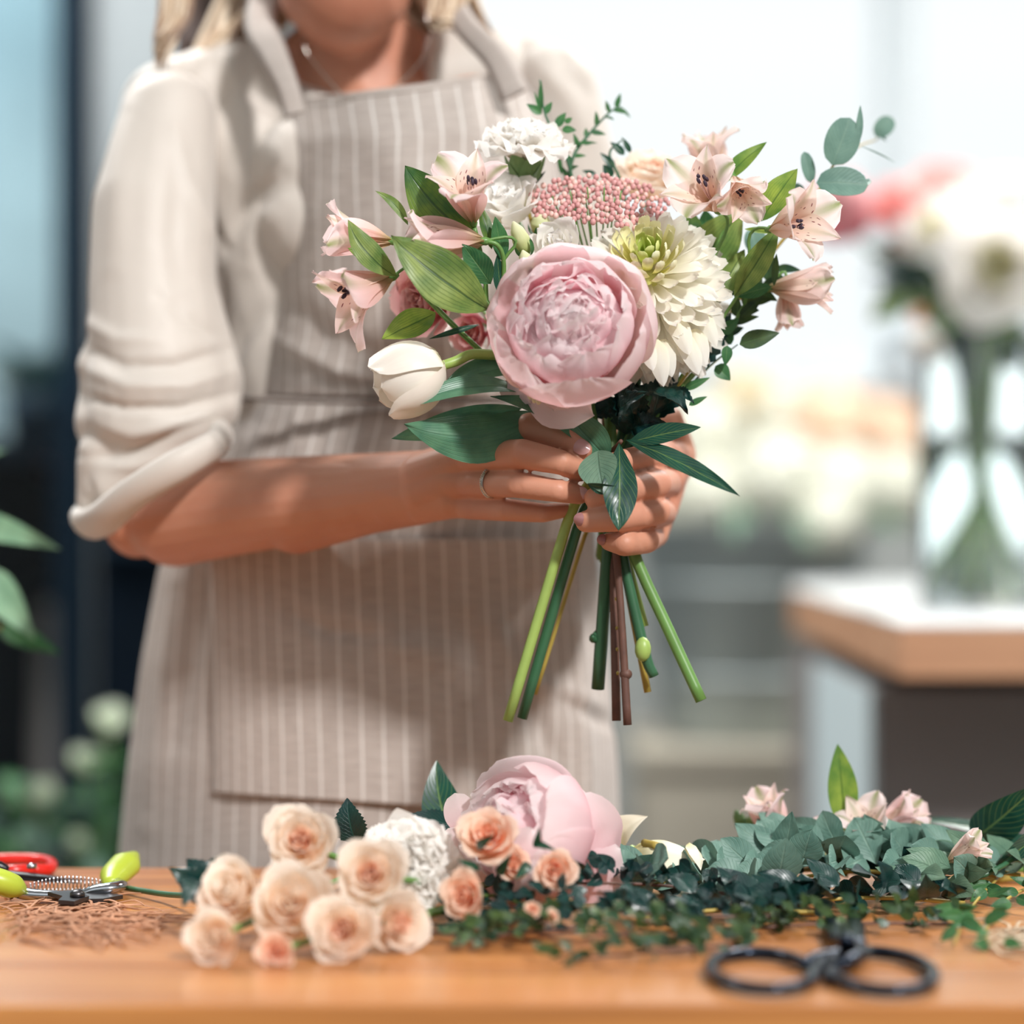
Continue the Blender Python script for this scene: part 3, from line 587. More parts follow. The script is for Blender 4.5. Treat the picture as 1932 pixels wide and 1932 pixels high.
skf = [([(1000, 1120), (985, 1300), (1040, 1420), (1050, 1600)], 22, -9), ([(930, 1180), (1010, 1290), (1120, 1330)], 20, 5), ([(880, 1170), (900, 1260), (880, 1450)], 16, -4.5), ([(940, 1160), (950, 1300), (935, 1480)], 26, 4.5),
 ([(1040, 1300), (1090, 1340), (1160, 1370)], 14, -5), ([(1090, 1180), (1100, 1400), (1110, 1600)], 22, 6), ([(700, 1180), (760, 1220), (860, 1240)], 30, 4), ([(540, 1150), (620, 1190), (760, 1200)], 18, -3), ([(330, 1100), (310, 1300), (280, 1560)], 22, 4), ([(380, 1100), (370, 1200), (330, 1400)], 18, -3.5),
 ([(500, 790), (480, 900)], 16, 3), ([(620, 770), (600, 850), (610, 900)], 14, -2.5), ([(560, 770), (555, 850)], 12, 2.5)]
rs = [(0, 742, 462, 742, 1105, 2.205), (.05, 780, 452, 780, 1108, 2.198), (.12, 850, 412, 850, 1112, 2.193), (.25, 985, 335, 985, 1122, 2.19), (.33, 1070, 300, 1070, 1130, 2.19), (.5, 1250, 266, 1250, 1148, 2.18), (.7, 1450, 240, 1450, 1166, 2.176), (1, 1900, 196, 1900, 1185, 2.19)]
V, F_, U = sheet(rs, 121, 150, .15, folds=skf); skirt = put('apron', V, F_, M_['apron'], person, U)
bf = [([(640, 330), (600, 430), (560, 600)], 26, 3), ([(530, 560), (620, 640), (760, 680)], 24, -4), ([(520, 640), (640, 700), (760, 720)], 16, 4), ([(980, 160), (985, 260), (1000, 400)], 16, -4), ([(700, 480), (690, 600), (720, 740)], 24, 3), ([(600, 600), (600, 700)], 14, -2), ([(700, 240), (760, 330), (880, 380)], 40, 4)]
rb = [(0, 190, 538, 132, 985, 2.205), (.03, 206, 536, 148, 990, 2.2), (.13, 262, 527, 240, 1040, 2.182), (.4, 420, 532, 420, 1070, 2.168), (.62, 560, 520, 560, 1085, 2.17), (.8, 650, 500, 650, 1095, 2.178), (1, 748, 470, 752, 1104, 2.196)]
V, F_, U = sheet(rb, 121, 120, .13, sh=.012, folds=bf); put('bib', V, F_, M_['apron'], skirt, U)
rh = [(0, 188, 537, 130, 986, 2.2035), (1, 204, 535, 147, 990, 2.1985)]
V, F_, U = sheet(rh, 81, 5, .13, sh=0, thick=.003); put('hem', V, F_, M_['apron'], skirt, [(u*.0, v) for u, v in U])
rp = [(0, 1012, 392, 1012, 1090, 2.186), (.2, 1110, 398, 1110, 1092, 2.184), (.5, 1260, 402, 1260, 1100, 2.176), (1, 1500, 400, 1545, 1115, 2.171)]
V, F_, U = sheet(rp, 91, 70, .048, folds=[q for q in skf]); put('pocket', V, F_, M_['apron'], skirt, [(u+.004, v) for u, v in U])
def strap(pts, w, thick=.0016):
    """ribbon through (px, py, depth) points, w in px"""
    pp = crom([P(*p) for p in pts], 8); V = []; U = []; m_ = len(pp); ww = np.interp(np.linspace(0, 1, m_), np.linspace(0, 1, len(w)), w)
    for i, p in enumerate(pp):
        t = (pp[min(i+1, m_-1)]-pp[max(i-1, 0)]).normalized(); vw = (p-Vector((0, 0, CZ))).normalized(); nn = (-vw); s = t.cross(nn).normalized(); nn = s.cross(t)
        for k, (a, b) in enumerate(((-1, 0), (-.5, .0016), (.5, .0016), (1, 0), (.5, -.002), (-.5, -.002))): V.append(p+s*(a*ww[i]/2*p.y/FPX)+nn*(-b)); U.append((a*.004, i*.01))
    return V, gridF(6, m_, 0, True)+[tuple(range(6)), tuple(range((m_-1)*6, m_*6))[::-1]], U
V, F_, U = strap([(556, 215, 2.214), (543, 165, 2.222), (515, 100, 2.245), (492, 40, 2.29), (520, -60, 2.40)], [44, 44, 56, 64, 60]); put('neck_strap', V, F_, M_['apron'], skirt, [(.004, v) for u, v in U])
V, F_, U = strap([(972, 180, 2.216), (935, 110, 2.24), (880, 50, 2.27), (840, -10, 2.33), (800, -60, 2.41)], [60, 50, 48, 50, 50]); put('neck_strap', V, F_, M_['apron'], skirt, [(.004, v) for u, v in U])
tube('waist_tie', [P(465, 752, 2.32), P(490, 752, 2.24), P(600, 757, 2.203), P(780, 758, 2.186), P(980, 758, 2.2), P(1090, 756, 2.27)], .007, plain('tie_linen_shaded', (132, 122, 116), .8), skirt, n=8, res=8, flat=.35)  # tie darker than the apron: shadow under the bib put into its colour
# necklace
tube('necklace', [P(575, 60, 2.32), P(578, 95, 2.262), P(620, 150, 2.227), P(660, 186, 2.215), P(720, 180, 2.215), P(790, 120, 2.24), P(812, 60, 2.27)], .0007, M_['silver'], person, n=6, res=8)
# hair
def hair_mat():
    m, nt, b = base('hair_blonde', .4, .5); uv = nd(nt, 'ShaderNodeTexCoord').outputs['UV']; i = nd(nt, 'ShaderNodeNewGeometry').outputs['Random Per Island']
    nt.links.new(ramp(nt, i, [(0, (120, 92, 74)), (.4, (170, 138, 108)), (.8, (222, 200, 172)), (1, (238, 222, 200))]), b.inputs[0]); b.inputs['Sheen Weight'].default_value = .3; return m
M_['hair'] = hair_mat(); rnd = random.Random(4); h = MB()
hc = P(HX, -190, 2.345)
for k in range(420):
    a = rnd.uniform(0, 2*math.pi); el = rnd.uniform(.05, 1.45); st_ = hc+Vector((math.cos(a)*math.cos(el)*.078, math.sin(a)*math.cos(el)*.097+.004, math.sin(el)*.105))
    if math.sin(a) < -.25 and el < .95: continue
    side = -1 if math.cos(a) < 0 else 1; x_ = rnd.uniform(.085, .125)*side; back = rnd.uniform(.02, .10) if rnd.random() > .4 else rnd.uniform(-.03, .03)
    L = rnd.uniform(.32, .42) if side < 0 else rnd.uniform(.26, .33)
    top = hc+Vector((rnd.uniform(-.015, .015), rnd.uniform(-.02, .03), .107))
    p1 = hc+Vector((side*.09*abs(math.cos(a)), .05+abs(math.sin(a))*.05*(1 if math.sin(a) > 0 else -.4), -.02)); p2 = hc+Vector((x_*1.15, back+.03, -.15)); p3 = hc+Vector((x_*1.35+(-.028 if side < 0 else -.01), back+.03, -.15-L*.35)); 
    h.tube([top, st_, p1, p2, p3], [.002, .0045, .0045, .004, .0008], 5, 4, True, .5)
for k in range(120):   # the lock over her shoulder
    x = rnd.gauss(0, 11); h.tube([P(430+x, -260, 2.33), P(345+x, -80, 2.31), P(328+x, 30, 2.285), P(300+x*.45, 118+rnd.uniform(-50, 16), 2.27)], [.003, .003, .002, .0004], 5, 4, True, .6)
for k in range(60):
    x = rnd.gauss(0, 14); h.tube([P(860+x, -240, 2.33), P(850+x, -60, 2.31), P(835+x, 30, 2.29), P(822+x*.4, 52+rnd.uniform(-20, 10), 2.275)], [.003, .003, .003, .0006], 5, 3, True, .6)
h.build('hair', M_['hair'], person)
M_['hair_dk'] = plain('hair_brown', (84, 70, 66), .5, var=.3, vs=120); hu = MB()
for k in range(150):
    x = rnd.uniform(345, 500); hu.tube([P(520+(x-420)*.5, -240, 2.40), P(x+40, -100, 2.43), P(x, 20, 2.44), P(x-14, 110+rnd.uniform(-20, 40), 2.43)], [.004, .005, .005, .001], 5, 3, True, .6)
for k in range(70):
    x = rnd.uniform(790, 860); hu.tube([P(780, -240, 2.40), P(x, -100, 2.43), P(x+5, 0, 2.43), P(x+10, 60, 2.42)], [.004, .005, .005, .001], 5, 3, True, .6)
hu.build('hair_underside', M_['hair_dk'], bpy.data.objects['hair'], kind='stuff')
cap = MB().ball(hc+Vector((0, .018, .006)), 1, (.084, .095, .104), 24); cap.build('hair_crown', M_['hair'], bpy.data.objects['hair'])
tube('earring', [P(800, -110, 2.33), P(802, -20, 2.30), P(806, 42, 2.27)], .0012, M_['silver'], person)
# shoes end the legs under the table
for x in (610, 850): MB().ball(P(x, 3440, 2.33)+Vector((0, 0, 0)), 1, (.045, .12, .04), 16).build('shoe', M_['navy'], person)
# ---------------------------------------------------------------- flower prototypes (unit radius, facing +Z)
R_ = random.Random(11); GA = math.pi*(3-math.sqrt(5))
def proto_peony(hero=True):
    p = Proto(); n = 7
    for i in range(n):          # cupped guard petals
        p.petal(M_['pink_outer'], i*2*math.pi/n+R_.uniform(-.12, .12), tl=R_.uniform(-4, 3), L=2.05+R_.uniform(-.12, .1), Wd=1.75, th0=-12, th1=117, r0=.12, z0=-.25, wide=.62, tip=.35, nu=14, nv=18, ruf=.04, rf=1.3, notch=.05, seed=i*2.3, rc=.56, bw=.25)
    for i in range(6):
        p.petal(M_['pink_outer'], i*2*math.pi/6+.5, tl=R_.uniform(-5, 5), L=1.78+R_.uniform(-.1, .1), Wd=1.35, th0=2, th1=122, r0=.12, z0=-.12, wide=.62, tip=.25, nu=14, nv=16, ruf=.06, rf=1.7, notch=.08, seed=20+i*2.3, rc=.5, bw=.25)
    N_ = 64 if hero else 30
    for i in range(N_):
        f = (i+.5)/N_; r0 = .78*math.sqrt(f); ph = i*GA+R_.uniform(-.4, .4); L = lerp(.88, 1.05, f)*R_.uniform(.85, 1.1)
        z0 = lerp(.50, .02, f**1.5)
        p.petal(M_['pink_inner'], ph+R_.uniform(-.6, .6)*f, tl=R_.uniform(-14, 16), L=L*.92, Wd=R_.uniform(.65, 1.05), th0=R_.uniform(58, 80), th1=R_.uniform(105, 165), r0=r0, z0=z0, wide=.66, tip=.5, nu=12, nv=12, ruf=R_.uniform(.07, .13), rf=1.25, notch=.07, seed=50+i*1.37, curl=R_.uniform(-50, 70), rc=R_.uniform(.30, .5), bw=.4)
    return p
def proto_rose(mo, mi, n=26, op=1., ruf=.03, notch=.08):
    p = Proto()
    for i in range(n):
        f = i/(n-1); p.petal(mi if f < .35 else mo, i*GA+R_.uniform(-.2, .2), tl=0, L=lerp(.55, 1.18, f**.8)*R_.uniform(.95, 1.05), Wd=lerp(.42, 1.35, f**.7), th0=lerp(86, 22, f), th1=lerp(97, lerp(95, 62, op), f), r0=lerp(.02, .22, f), z0=lerp(.12, -.2, f), wide=.66, tip=.35, nu=8, nv=9, ruf=ruf, rf=1.8, notch=notch, seed=i*3.1, curl=-lerp(0, 75, f)*op, rc=lerp(.26, .62, f), bw=.45)
    return p
def proto_carnation(n=42, fl=1.):
    p = Proto()
    for i in range(n):
        f = (i+.5)/n; p.petal(M_['carnation'], i*GA, tl=R_.uniform(-8, 8), L=lerp(.72, 1.05, f), Wd=lerp(.7, 1.2, f), th0=lerp(88, 50, f), th1=lerp(80, -8, f), r0=.05*f, z0=lerp(.0, -.12, f)*fl, wide=.78, tip=.55, nu=18, nv=10, ruf=.15, rf=1.8, notch=.06, seed=i*1.9, rc=.6, bw=.12)
    return p
def proto_mum(n=262):
    p = Proto(); kinds = {}
    for k in range(5):
        for nm, mt in (('core', 'mum_core'), ('mid', 'mum_mid'), ('out', 'mum')):
            V, U, a, b = cup(L=1., Wd=.30, th0=72, th1=104 if nm != 'out' else (84 if k < 3 else 60), r0=0, z0=0, wide=.72, tip=.30, nu=6, nv=8, ruf=.02, rf=2., seed=k*4.+len(nm), rc=.42, bw=.5, curl=50 if nm != 'out' else (30 if k < 3 else -35), notch=.0, side=(k-2)*.03)
            kinds[nm, k] = mesh('petal', V, gridF(a, b), U, M_[mt])
    q = []
    for i in range(n):
        f = (i+.5)/n; pol = math.radians(lerp(4, 128, f**.62)); az = i*GA+R_.uniform(-.1, .1); L = lerp(.18, 1.04, min(1, f**.5*1.08))*R_.uniform(.93, 1.06)
        nm = 'core' if f < .035 else 'mid' if f < .14 else 'out'; d_ = Vector((math.sin(pol)*math.cos(az), math.sin(pol)*math.sin(az), math.cos(pol)))
        # petal local: rises along z, inner (concave) face towards -x ... turn it so that concave faces the pole
        out = Vector((math.cos(pol)*math.cos(az), math.cos(pol)*math.sin(az), -math.sin(pol))); X = out; Z = d_; Y = Z.cross(X)
        M = Matrix(((X.x, Y.x, Z.x, 0), (X.y, Y.y, Z.y, 0), (X.z, Y.z, Z.z, 0), (0, 0, 0, 1)))
        org = d_*lerp(.30, .06, min(1, f*1.3))+Vector((0, 0, lerp(.44, .0, min(1, f**.42)))); w = lerp(.55, .92, min(1, f*2.2))
        q.append((kinds[nm, R_.randrange(5)], Matrix.Translation(org) @ M @ Matrix.Diagonal((L*.85, w*.9, L, 1))))
    return q
def proto_alstro(op=1., pale=False, seed=0, open_=50):
    """six tepals; +Z out of the mouth, unit = tepal length"""
    rr = random.Random(seed); p = Proto(); mo = M_['al_pale'] if pale else M_['al_out']
    for i in range(3):
        p.petal(mo, i*2*math.pi/3+.1+rr.uniform(-.1, .1), tl=rr.uniform(-3, 6)*op, L=1.02, Wd=.68, th0=84, th1=lerp(74, open_-18, op), r0=.035, z0=0, wide=.66, tip=.22, nu=10, nv=14, ruf=.06, rf=1.6, notch=.03, seed=seed+i*2.7, rc=.62, bw=.14, curl=-25*op)
    for i in range(3):
        p.petal(M_['al_in'], i*2*math.pi/3+math.pi/3+.1+rr.uniform(-.1, .1), tl=rr.uniform(-3, 3)*op, L=1.0, Wd=.48, th0=86, th1=lerp(76, open_-8, op), r0=.025, z0=0, wide=.66, tip=-.35, nu=8, nv=12, ruf=.02, rf=1.5, seed=9+seed+i*2.7, rc=.5, bw=.16, curl=-15*op)
    for i in range(5):
        a = i*1.256+rr.uniform(-.3, .3); e = Vector((.05+.05*math.cos(a), .10+.055*math.sin(a), .60+rr.uniform(-.05, .05)))
        mb = MB().tube([(.01, .0, .05), (.02+.02*math.cos(a), .02+.02*math.sin(a), .35), e], .009, 5, 3); p.raw('stamen', mb.V, mb.F, M_['filament'], mb.U)
        mb = MB().ball(e, .05, (.5, .55, 1), 8, Matrix.Rotation(rr.uniform(-.7, .7), 3, 'X')); p.raw('anther', mb.V, mb.F, M_['anther'], mb.U)
    mb = MB().tube([(0, 0, -.10), (0, 0, -.03), (0, 0, .05)], [.03, .055, .045], 8, 3); p.raw('ovary', mb.V, mb.F, M_['stem'], mb.U)
    return p
def proto_tulip():
    p = Proto()
    for i in range(3): p.petal(M_['tulip'], i*2*math.pi/3+math.pi/3, L=2.35, Wd=1.5, th0=-6, th1=136, r0=.06, z0=-.85, wide=.5, tip=.0, nu=12, nv=14, ruf=.02, rf=1.2, seed=i*4., rc=.56, bw=.4, pw=.82)
    for i in range(3): p.petal(M_['tulip'], i*2*math.pi/3+.15, tl=-3 if i else 4, L=2.45, Wd=1.72, th0=-10, th1=(134, 138, 128)[i], r0=.08, z0=-.88, wide=.5, tip=.0, nu=12, nv=14, ruf=.035, rf=1.4, seed=11+i*4., rc=.58, bw=.4, pw=.82, curl=(-30, 0, -20)[i])
    return p
def scat(bm_parent, mat, name, L, mats, **kw): pass
# ---------------------------------------------------------------- the bouquet in her hands
BX, BYd = 1150, 2.005
def flower(nm, label, cat, proto, head, d, size, neck=None, bind=None, end=None, stem='stem', r=5, roll=0., sc=(1, 1, 1), group=None, back=.6, over=None, mid=()):
    """head (px, py, depth) = flower centre; d = facing; size in px; stem runs through the hand to its cut end"""
    c = P(*head); R = size*head[2]/FPX; dv = D(*d); t = thing(nm, c, label, cat, group)
    if proto is not None: inst(proto, t, c, dv, R, roll, sc, over)
    if end is not None:
        nb = c-dv*R*back; pts = [nb+dv*R*.1, nb-dv*R*.35]+[P(*m_) for m_ in mid]
        if bind: pts += [P(bind[0], bind[1], bind[2]), P(lerp(bind[0], end[0], .28), bind[1]+110, bind[2]+.002)]
        pts.append(P(*end)); tube('stem', pts, [r*.9*2/FPX]+[r*2/FPX]*(len(pts)-1), M_[stem], t, n=10, res=5)
    return t
pe = proto_peony()
t = flower('peony', 'large open pale pink peony at the front of the held bouquet', 'peony', pe, (1078, 640, 1.955), (-.02, .26, 1), 133, bind=(1128, 890, 1.99), end=(985, 1355, 2.0), stem='stem_dk', r=10, roll=.4, back=.3)
inst([q for q in []], t, P(1078, 622, 1.955), D(0, 0, 1), .05)
for a, b, w, s in (((1000, 690, 1.965), (1120, 785, 1.935), 120, .22), ((985, 700, 1.975), (1000, 762, 1.955), 90, .2), ((1060, 700, 1.96), (1045, 775, 1.935), 110, .2)):
    V, Fc, U = leafg(P(*a), P(*b), w*1.95/FPX, D(-.1, -.55, 1), bend=.18, fold=.12, wave=.10, kind='round', nu=10, nv=10, seed=s*40); put('petal', V, Fc, M_['pink_outer'], t, U)
for (x, y, d_) in ((1008, 752, 1.934), (1016, 755, 1.932), (1000, 745, 1.934)): MB().ball(P(x, y, d_), .0022, (1, 1, 1.6), 8).build('bract', M_['white'], t)
mum = proto_mum(); c = P(1226, 556, 2.0); t = thing('chrysanthemum', c, 'big creamy white chrysanthemum with greenish centre right of the pink peony', 'chrysanthemum')
Mm = Matrix.Translation(c) @ frame(D(-.10, .62, .85), .3) @ Matrix.Diagonal((168*1.99/FPX,)*3+(1,))
for me, m_ in mum: link(bpy.data.objects.new('petal', me), t, Mm @ m_)
MB().ball(c, .020, (1, 1, 1), 12).build('receptacle', M_['mum_mid'], t)
for (x, y, d_, x1, y1, d1, w) in ((1235, 640, 1.955, 1252, 730, 1.945, 44), (1250, 640, 1.96, 1268, 712, 1.95, 38), (1290, 630, 1.965, 1318, 708, 1.95, 44), (1310, 620, 1.97, 1332, 690, 1.955, 38), (1215, 640, 1.955, 1232, 700, 1.94, 36), (1275, 600, 1.96, 1300, 670, 1.95, 42), (1325, 590, 1.975, 1352, 655, 1.965, 32)):
    leaf(t, (x, y, d_), (x1, y1, d1), w, 'mum', (.1, .1, 1), name='petal', bend=.12, fold=-.28, kind='blade', nu=6, nv=10)
tube('stem', [P(1225, 600, 2.01), P(1190, 760, 2.015), P(1160, 890, 2.01), P(1150, 1000, 2.008), P(1128, 1300, 2.02)], [.0045, .0046, .0046, .0045, .0048, .005], M_['stem_dk'], t, n=10, res=5)
tube('leaf_stub', [P(1132, 1190, 2.018), P(1120, 1205, 2.015), P(1118, 1200, 2.01)], [.003, .004, .001], M_['stem_dk'], t)
ca = proto_carnation()
t = flower('carnation', 'white ruffled carnation seen from the side at the top of the bouquet', 'carnation', ca, (990, 302, 2.03), (.05, 1, .16), 100, bind=(1140, 900, 2.02), end=(1010, 1310, 2.03), stem='stem_ol', r=4, back=.2, mid=[(1020, 480, 2.04)])
for k in range(6):
    a = k*1.047; c0 = P(992, 350, 2.03)+Vector((math.cos(a)*.0045, math.sin(a)*.0045, 0)); c1 = P(990, 290, 2.03)+Vector((math.cos(a)*.016, math.sin(a)*.016, 0))
    V, Fc, U = leafg(c0, c1, .020, Vector((math.cos(a), math.sin(a), 0)), bend=.10, fold=-.22, kind='blade'); put('sepal', V, Fc, M_['sepal'], t, U)
for s in (-1, 1): leaf(t, (996, 352, 2.03), (996+s*34, 322, 2.03), 10, 'leaf_dk', bend=-.2)
li = proto_rose(M_['white'], M_['white'], 18, .8, .06, .15)
flower('lisianthus', 'wide open white lisianthus left of the pink rice flower cluster', 'lisianthus', li, (970, 402, 2.02), (-.35, .75, .65), 82, bind=(1142, 900, 2.01), end=(1140, 1080, 2.02), stem='stem', r=4, roll=1)
flower('lisianthus', 'small cup-shaped white lisianthus directly above the pink peony', 'lisianthus', proto_rose(M_['white'], M_['white'], 12, .5, .07, .2), (1052, 470, 1.985), (-.15, .45, .9), 60, bind=(1146, 900, 2.0), end=(1150, 1075, 2.015), stem='stem', r=4, roll=2)
flower('lisianthus', 'half-hidden white lisianthus between the small cup-shaped bloom and the rice flower', 'lisianthus', li, (1045, 420, 2.05), (.4, .7, .6), 52, bind=(1146, 900, 2.02), end=(1146, 1060, 2.03), stem='stem', r=4)
t = thing('lisianthus_bud_sprig', P(975, 470, 1.97), 'two pale green lisianthus buds standing left above the pink peony', 'flower bud')
def budm(a, b, w, t, seed=0, mat='bud'):
    A, B = P(*a), P(*b); R = w/2*a[2]/FPX; dv = B-A
    bd = tube('bud', [A, A.lerp(B, .2), A.lerp(B, .45), A.lerp(B, .75), B], [R*.35, R*.85, R, R*.75, R*.12], M_[mat], t, n=10, res=4)
    u = dv.normalized(); s = u.orthogonal().normalized(); w_ = u.cross(s)
    for k in range(4):
        an = k*1.57+seed; n = s*math.cos(an)+w_*math.sin(an); V, Fc, U = leafg(A+n*R*.3-u*R*.3, A.lerp(B, .42)+n*R*1.25, R*.7, n, bend=.14, kind='lance', nv=8, nu=4); put('sepal', V, Fc, M_['leaf_mid'], bd, U)
budm((995, 480, 1.972), (968, 418, 1.965), 34, t); budm((998, 512, 1.96), (986, 472, 1.955), 28, t, 1)
tube('stem', [P(995, 480, 1.972), P(1010, 560, 1.985), P(1080, 780, 2.01), P(1140, 900, 2.01), P(1144, 1010, 2.01)], .0016, M_['stem'], t)
budm((1020, 440, 2.0), (1020, 400, 1.995), 40, t, 2)
flower('garden_rose', 'peach cream rose behind the rice flower, top of the bouquet', 'rose', proto_rose(M_['cream'], M_['peach'], 24, .8, .04), (1222, 356, 2.10), (.05, .8, .45), 76, bind=(1158, 900, 2.025), end=(1163, 1090, 2.03), stem='stem', r=5)
# rice flower: dome of little pink buds on fine stalks
t = thing('rice_flower', P(1130, 400, 2.02), 'dusty pink rice flower cluster of tiny round buds in the middle of the bouquet', 'flower cluster')
ric = mesh('bud', *(lambda m: (m.V, m.F, m.U))(MB().ball((0, 0, 0), 1, (1, 1, 1.15), 8)), mat=M_['rice']); ric2 = ric.copy(); ric2.materials.clear(); ric2.materials.append(M_['pinkflesh'])
rr = random.Random(5); rc0 = P(1140, 452, 2.05); pts_ = []; kk = 0
heads = [(1010, 372), (1042, 362), (1075, 352), (1108, 345), (1140, 346), (1172, 352), (1204, 364), (1232, 380), (1056, 388), (1092, 392), (1124, 392), (1150, 385), (1190, 392), (1222, 402), (1240, 412), (1105, 368), (1160, 366), (1075, 372)]
stm = MB(); placed = []
for hx, hy in heads:
    hd = 1.99+abs(hx-1130)*.0002; stm.tube([P(1132, 560, 2.03), P(lerp(1132, hx, .55), 470, 2.02), P(hx, hy+8, hd)], [.0012, .0008, .0006], 5, 3)
for _ in range(9000):
    x, y = rr.uniform(1002, 1262), rr.uniform(325, 440); u = (x-1120)/135; top = 328+26*u*u+abs(u)*10; bot = 415+(18*u if u > .3 else -14*abs(u)*(u < 0))+rr.uniform(-8, 6)
    if not top < y < bot: continue
    if u > .85 and y < 372: continue
    hd = 1.978+.02*u*u+(415-y)*.00045+rr.uniform(0, .006); q = P(x, y, hd)
    if all((q.x-o.x)**2+(q.z-o.z)**2 > .0033**2 for o in placed): placed.append(q)
print('buds', len(placed))
for q in placed[:298]: o = bpy.data.objects.new('bud', ric if rr.random() < .75 else ric2); link(o, t, Matrix.Translation(q) @ Matrix.Scale(rr.uniform(.0019, .0024), 4))
stm.build('stalks', M_['stem'], t, kind='stuff')
tube('stem', [P(1132, 560, 2.03), P(1140, 760, 2.03), P(1150, 900, 2.015), P(1156, 1010, 2.01), P(1163, 1360, 2.0)], [.0025, .0028, .003, .0032, .0034], M_['stem_br'], t, n=10, res=5)
for y in (1130, 1185, 1225, 1270): MB().ball(P(1158+(y-1100)*.02+4, y, 1.998), .0012, (1, 1, 1.3), 6).build('node', M_['stem_ol'], t)
# tulip
t = flower('tulip', 'closed white tulip drooping left at the bottom of the bouquet', 'tulip', proto_tulip(), (776, 708, 1.96), (-.93, -.30, .22), 73, bind=(1112, 880, 1.985), end=(958, 1360, 1.99), stem='stem_lt', r=10, roll=.9, sc=(1, 1, .98), back=.85, mid=[(905, 668, 1.975), (1000, 700, 1.99)])
for c_ in [(960, 1354, 1.986)]: pass
for a, b, w, kw in (((1030, 775, 1.985), (762, 800, 1.945), 100, dict(nrm=(0, .35, 1), bend=-.06, fold=-.22, side=-.11, kind='lance', twist=20)),
  ((1005, 745, 1.975), (765, 770, 1.94), 52, dict(nrm=(.0, .9, .6), bend=.12, fold=.2, side=.0, kind='lance', twist=30)),
  ((985, 770, 1.99), (738, 828, 1.97), 56, dict(nrm=(0, -.2, 1), bend=.05, fold=-.3, kind='lance')),
  ((1000, 700, 1.985), (820, 752, 1.965), 60, dict(nrm=(.1, .8, .7), bend=.08, fold=.2, side=.08, kind='lance')),
  ((1110, 840, 1.985), (925, 748, 1.955), 66, dict(nrm=(.2, .6, .8), bend=.14, fold=.15, kind='ovate')),
  ((1150, 870, 1.98), (1060, 770, 1.97), 74, dict(nrm=(-.2, .1, 1), bend=.1, fold=.2, kind='lance'))):
    leaf(t, a, b, w, 'leaf_tulip', nu=10, nv=18, wave=.05, **kw)
# alstroemerias: (label, head, dir, length px, openness, pale, seed, roll)
AL = [
 ('pale pink alstroemeria opening upward, tallest bloom on the left side of the bouquet', (893, 418, 1.96), (-.10, .76, .64), 142, 1.0, 0, 1, .2, (915, 560, 1.985)),
 ('pink alstroemeria trumpet lying sideways under the tallest left bloom', (912, 455, 1.955), (-.97, -.02, .2), 156, .45, 0, 2, .9, (948, 560, 1.97)),
 ('small pink alstroemeria at the upper far left edge of the bouquet', (738, 455, 1.97), (-.98, .16, .1), 136, .45, 0, 3, 1.4, (800, 560, 1.99)),
 ('pink alstroemeria with green-striped tepals pointing lower left beside the tulip', (738, 524, 1.955), (-.84, -.46, .30), 156, 1.1, 0, 4, .5, (820, 575, 1.985)),
 ('speckled pale alstroemeria beside the peach rose at the upper right', (1352, 395, 1.98), (-.42, .40, .80), 144, 1., 1, 5, .3, (1330, 520, 2.0)),
 ('pale alstroemeria seen behind the speckled one at the very top right', (1350, 350, 2.07), (-.15, .95, .2), 118, .8, 1, 6, .2, (1345, 500, 2.05)),
 ('small cream alstroemeria nodding between the two large right blooms', (1385, 335, 1.985), (.20, -.62, .72), 104, .75, 1, 7, 1.1, (1370, 420, 2.02)),
 ('large pale alstroemeria with brown streaks, far right of the bouquet', (1455, 432, 1.975), (.62, .10, .76), 142, 1., 1, 8, 2.5, (1390, 560, 2.0)),
 ('faded alstroemeria drooping at the lower right edge of the bouquet', (1452, 545, 2.02), (.96, .02, .12), 125, .35, 1, 9, .7, (1390, 600, 2.02)),
 ('withering pale alstroemeria hanging below the faded right one', (1480, 545, 2.03), (.12, -.98, .1), 80, .4, 1, 10, .2, (1400, 600, 2.03))]
for lab, hd, dr, sz, op, pale, sd2, rl, mid in AL:
    t = flower('alstroemeria', lab, 'alstroemeria', proto_alstro(op, pale, sd2), hd, dr, sz, bind=(BX+(sd2-5)*4, 890, 2.0+(sd2 % 3)*.01), end=(1180+sd2*3, 1062, 2.02), stem='stem', r=3.2, roll=rl, back=.05, mid=[mid])
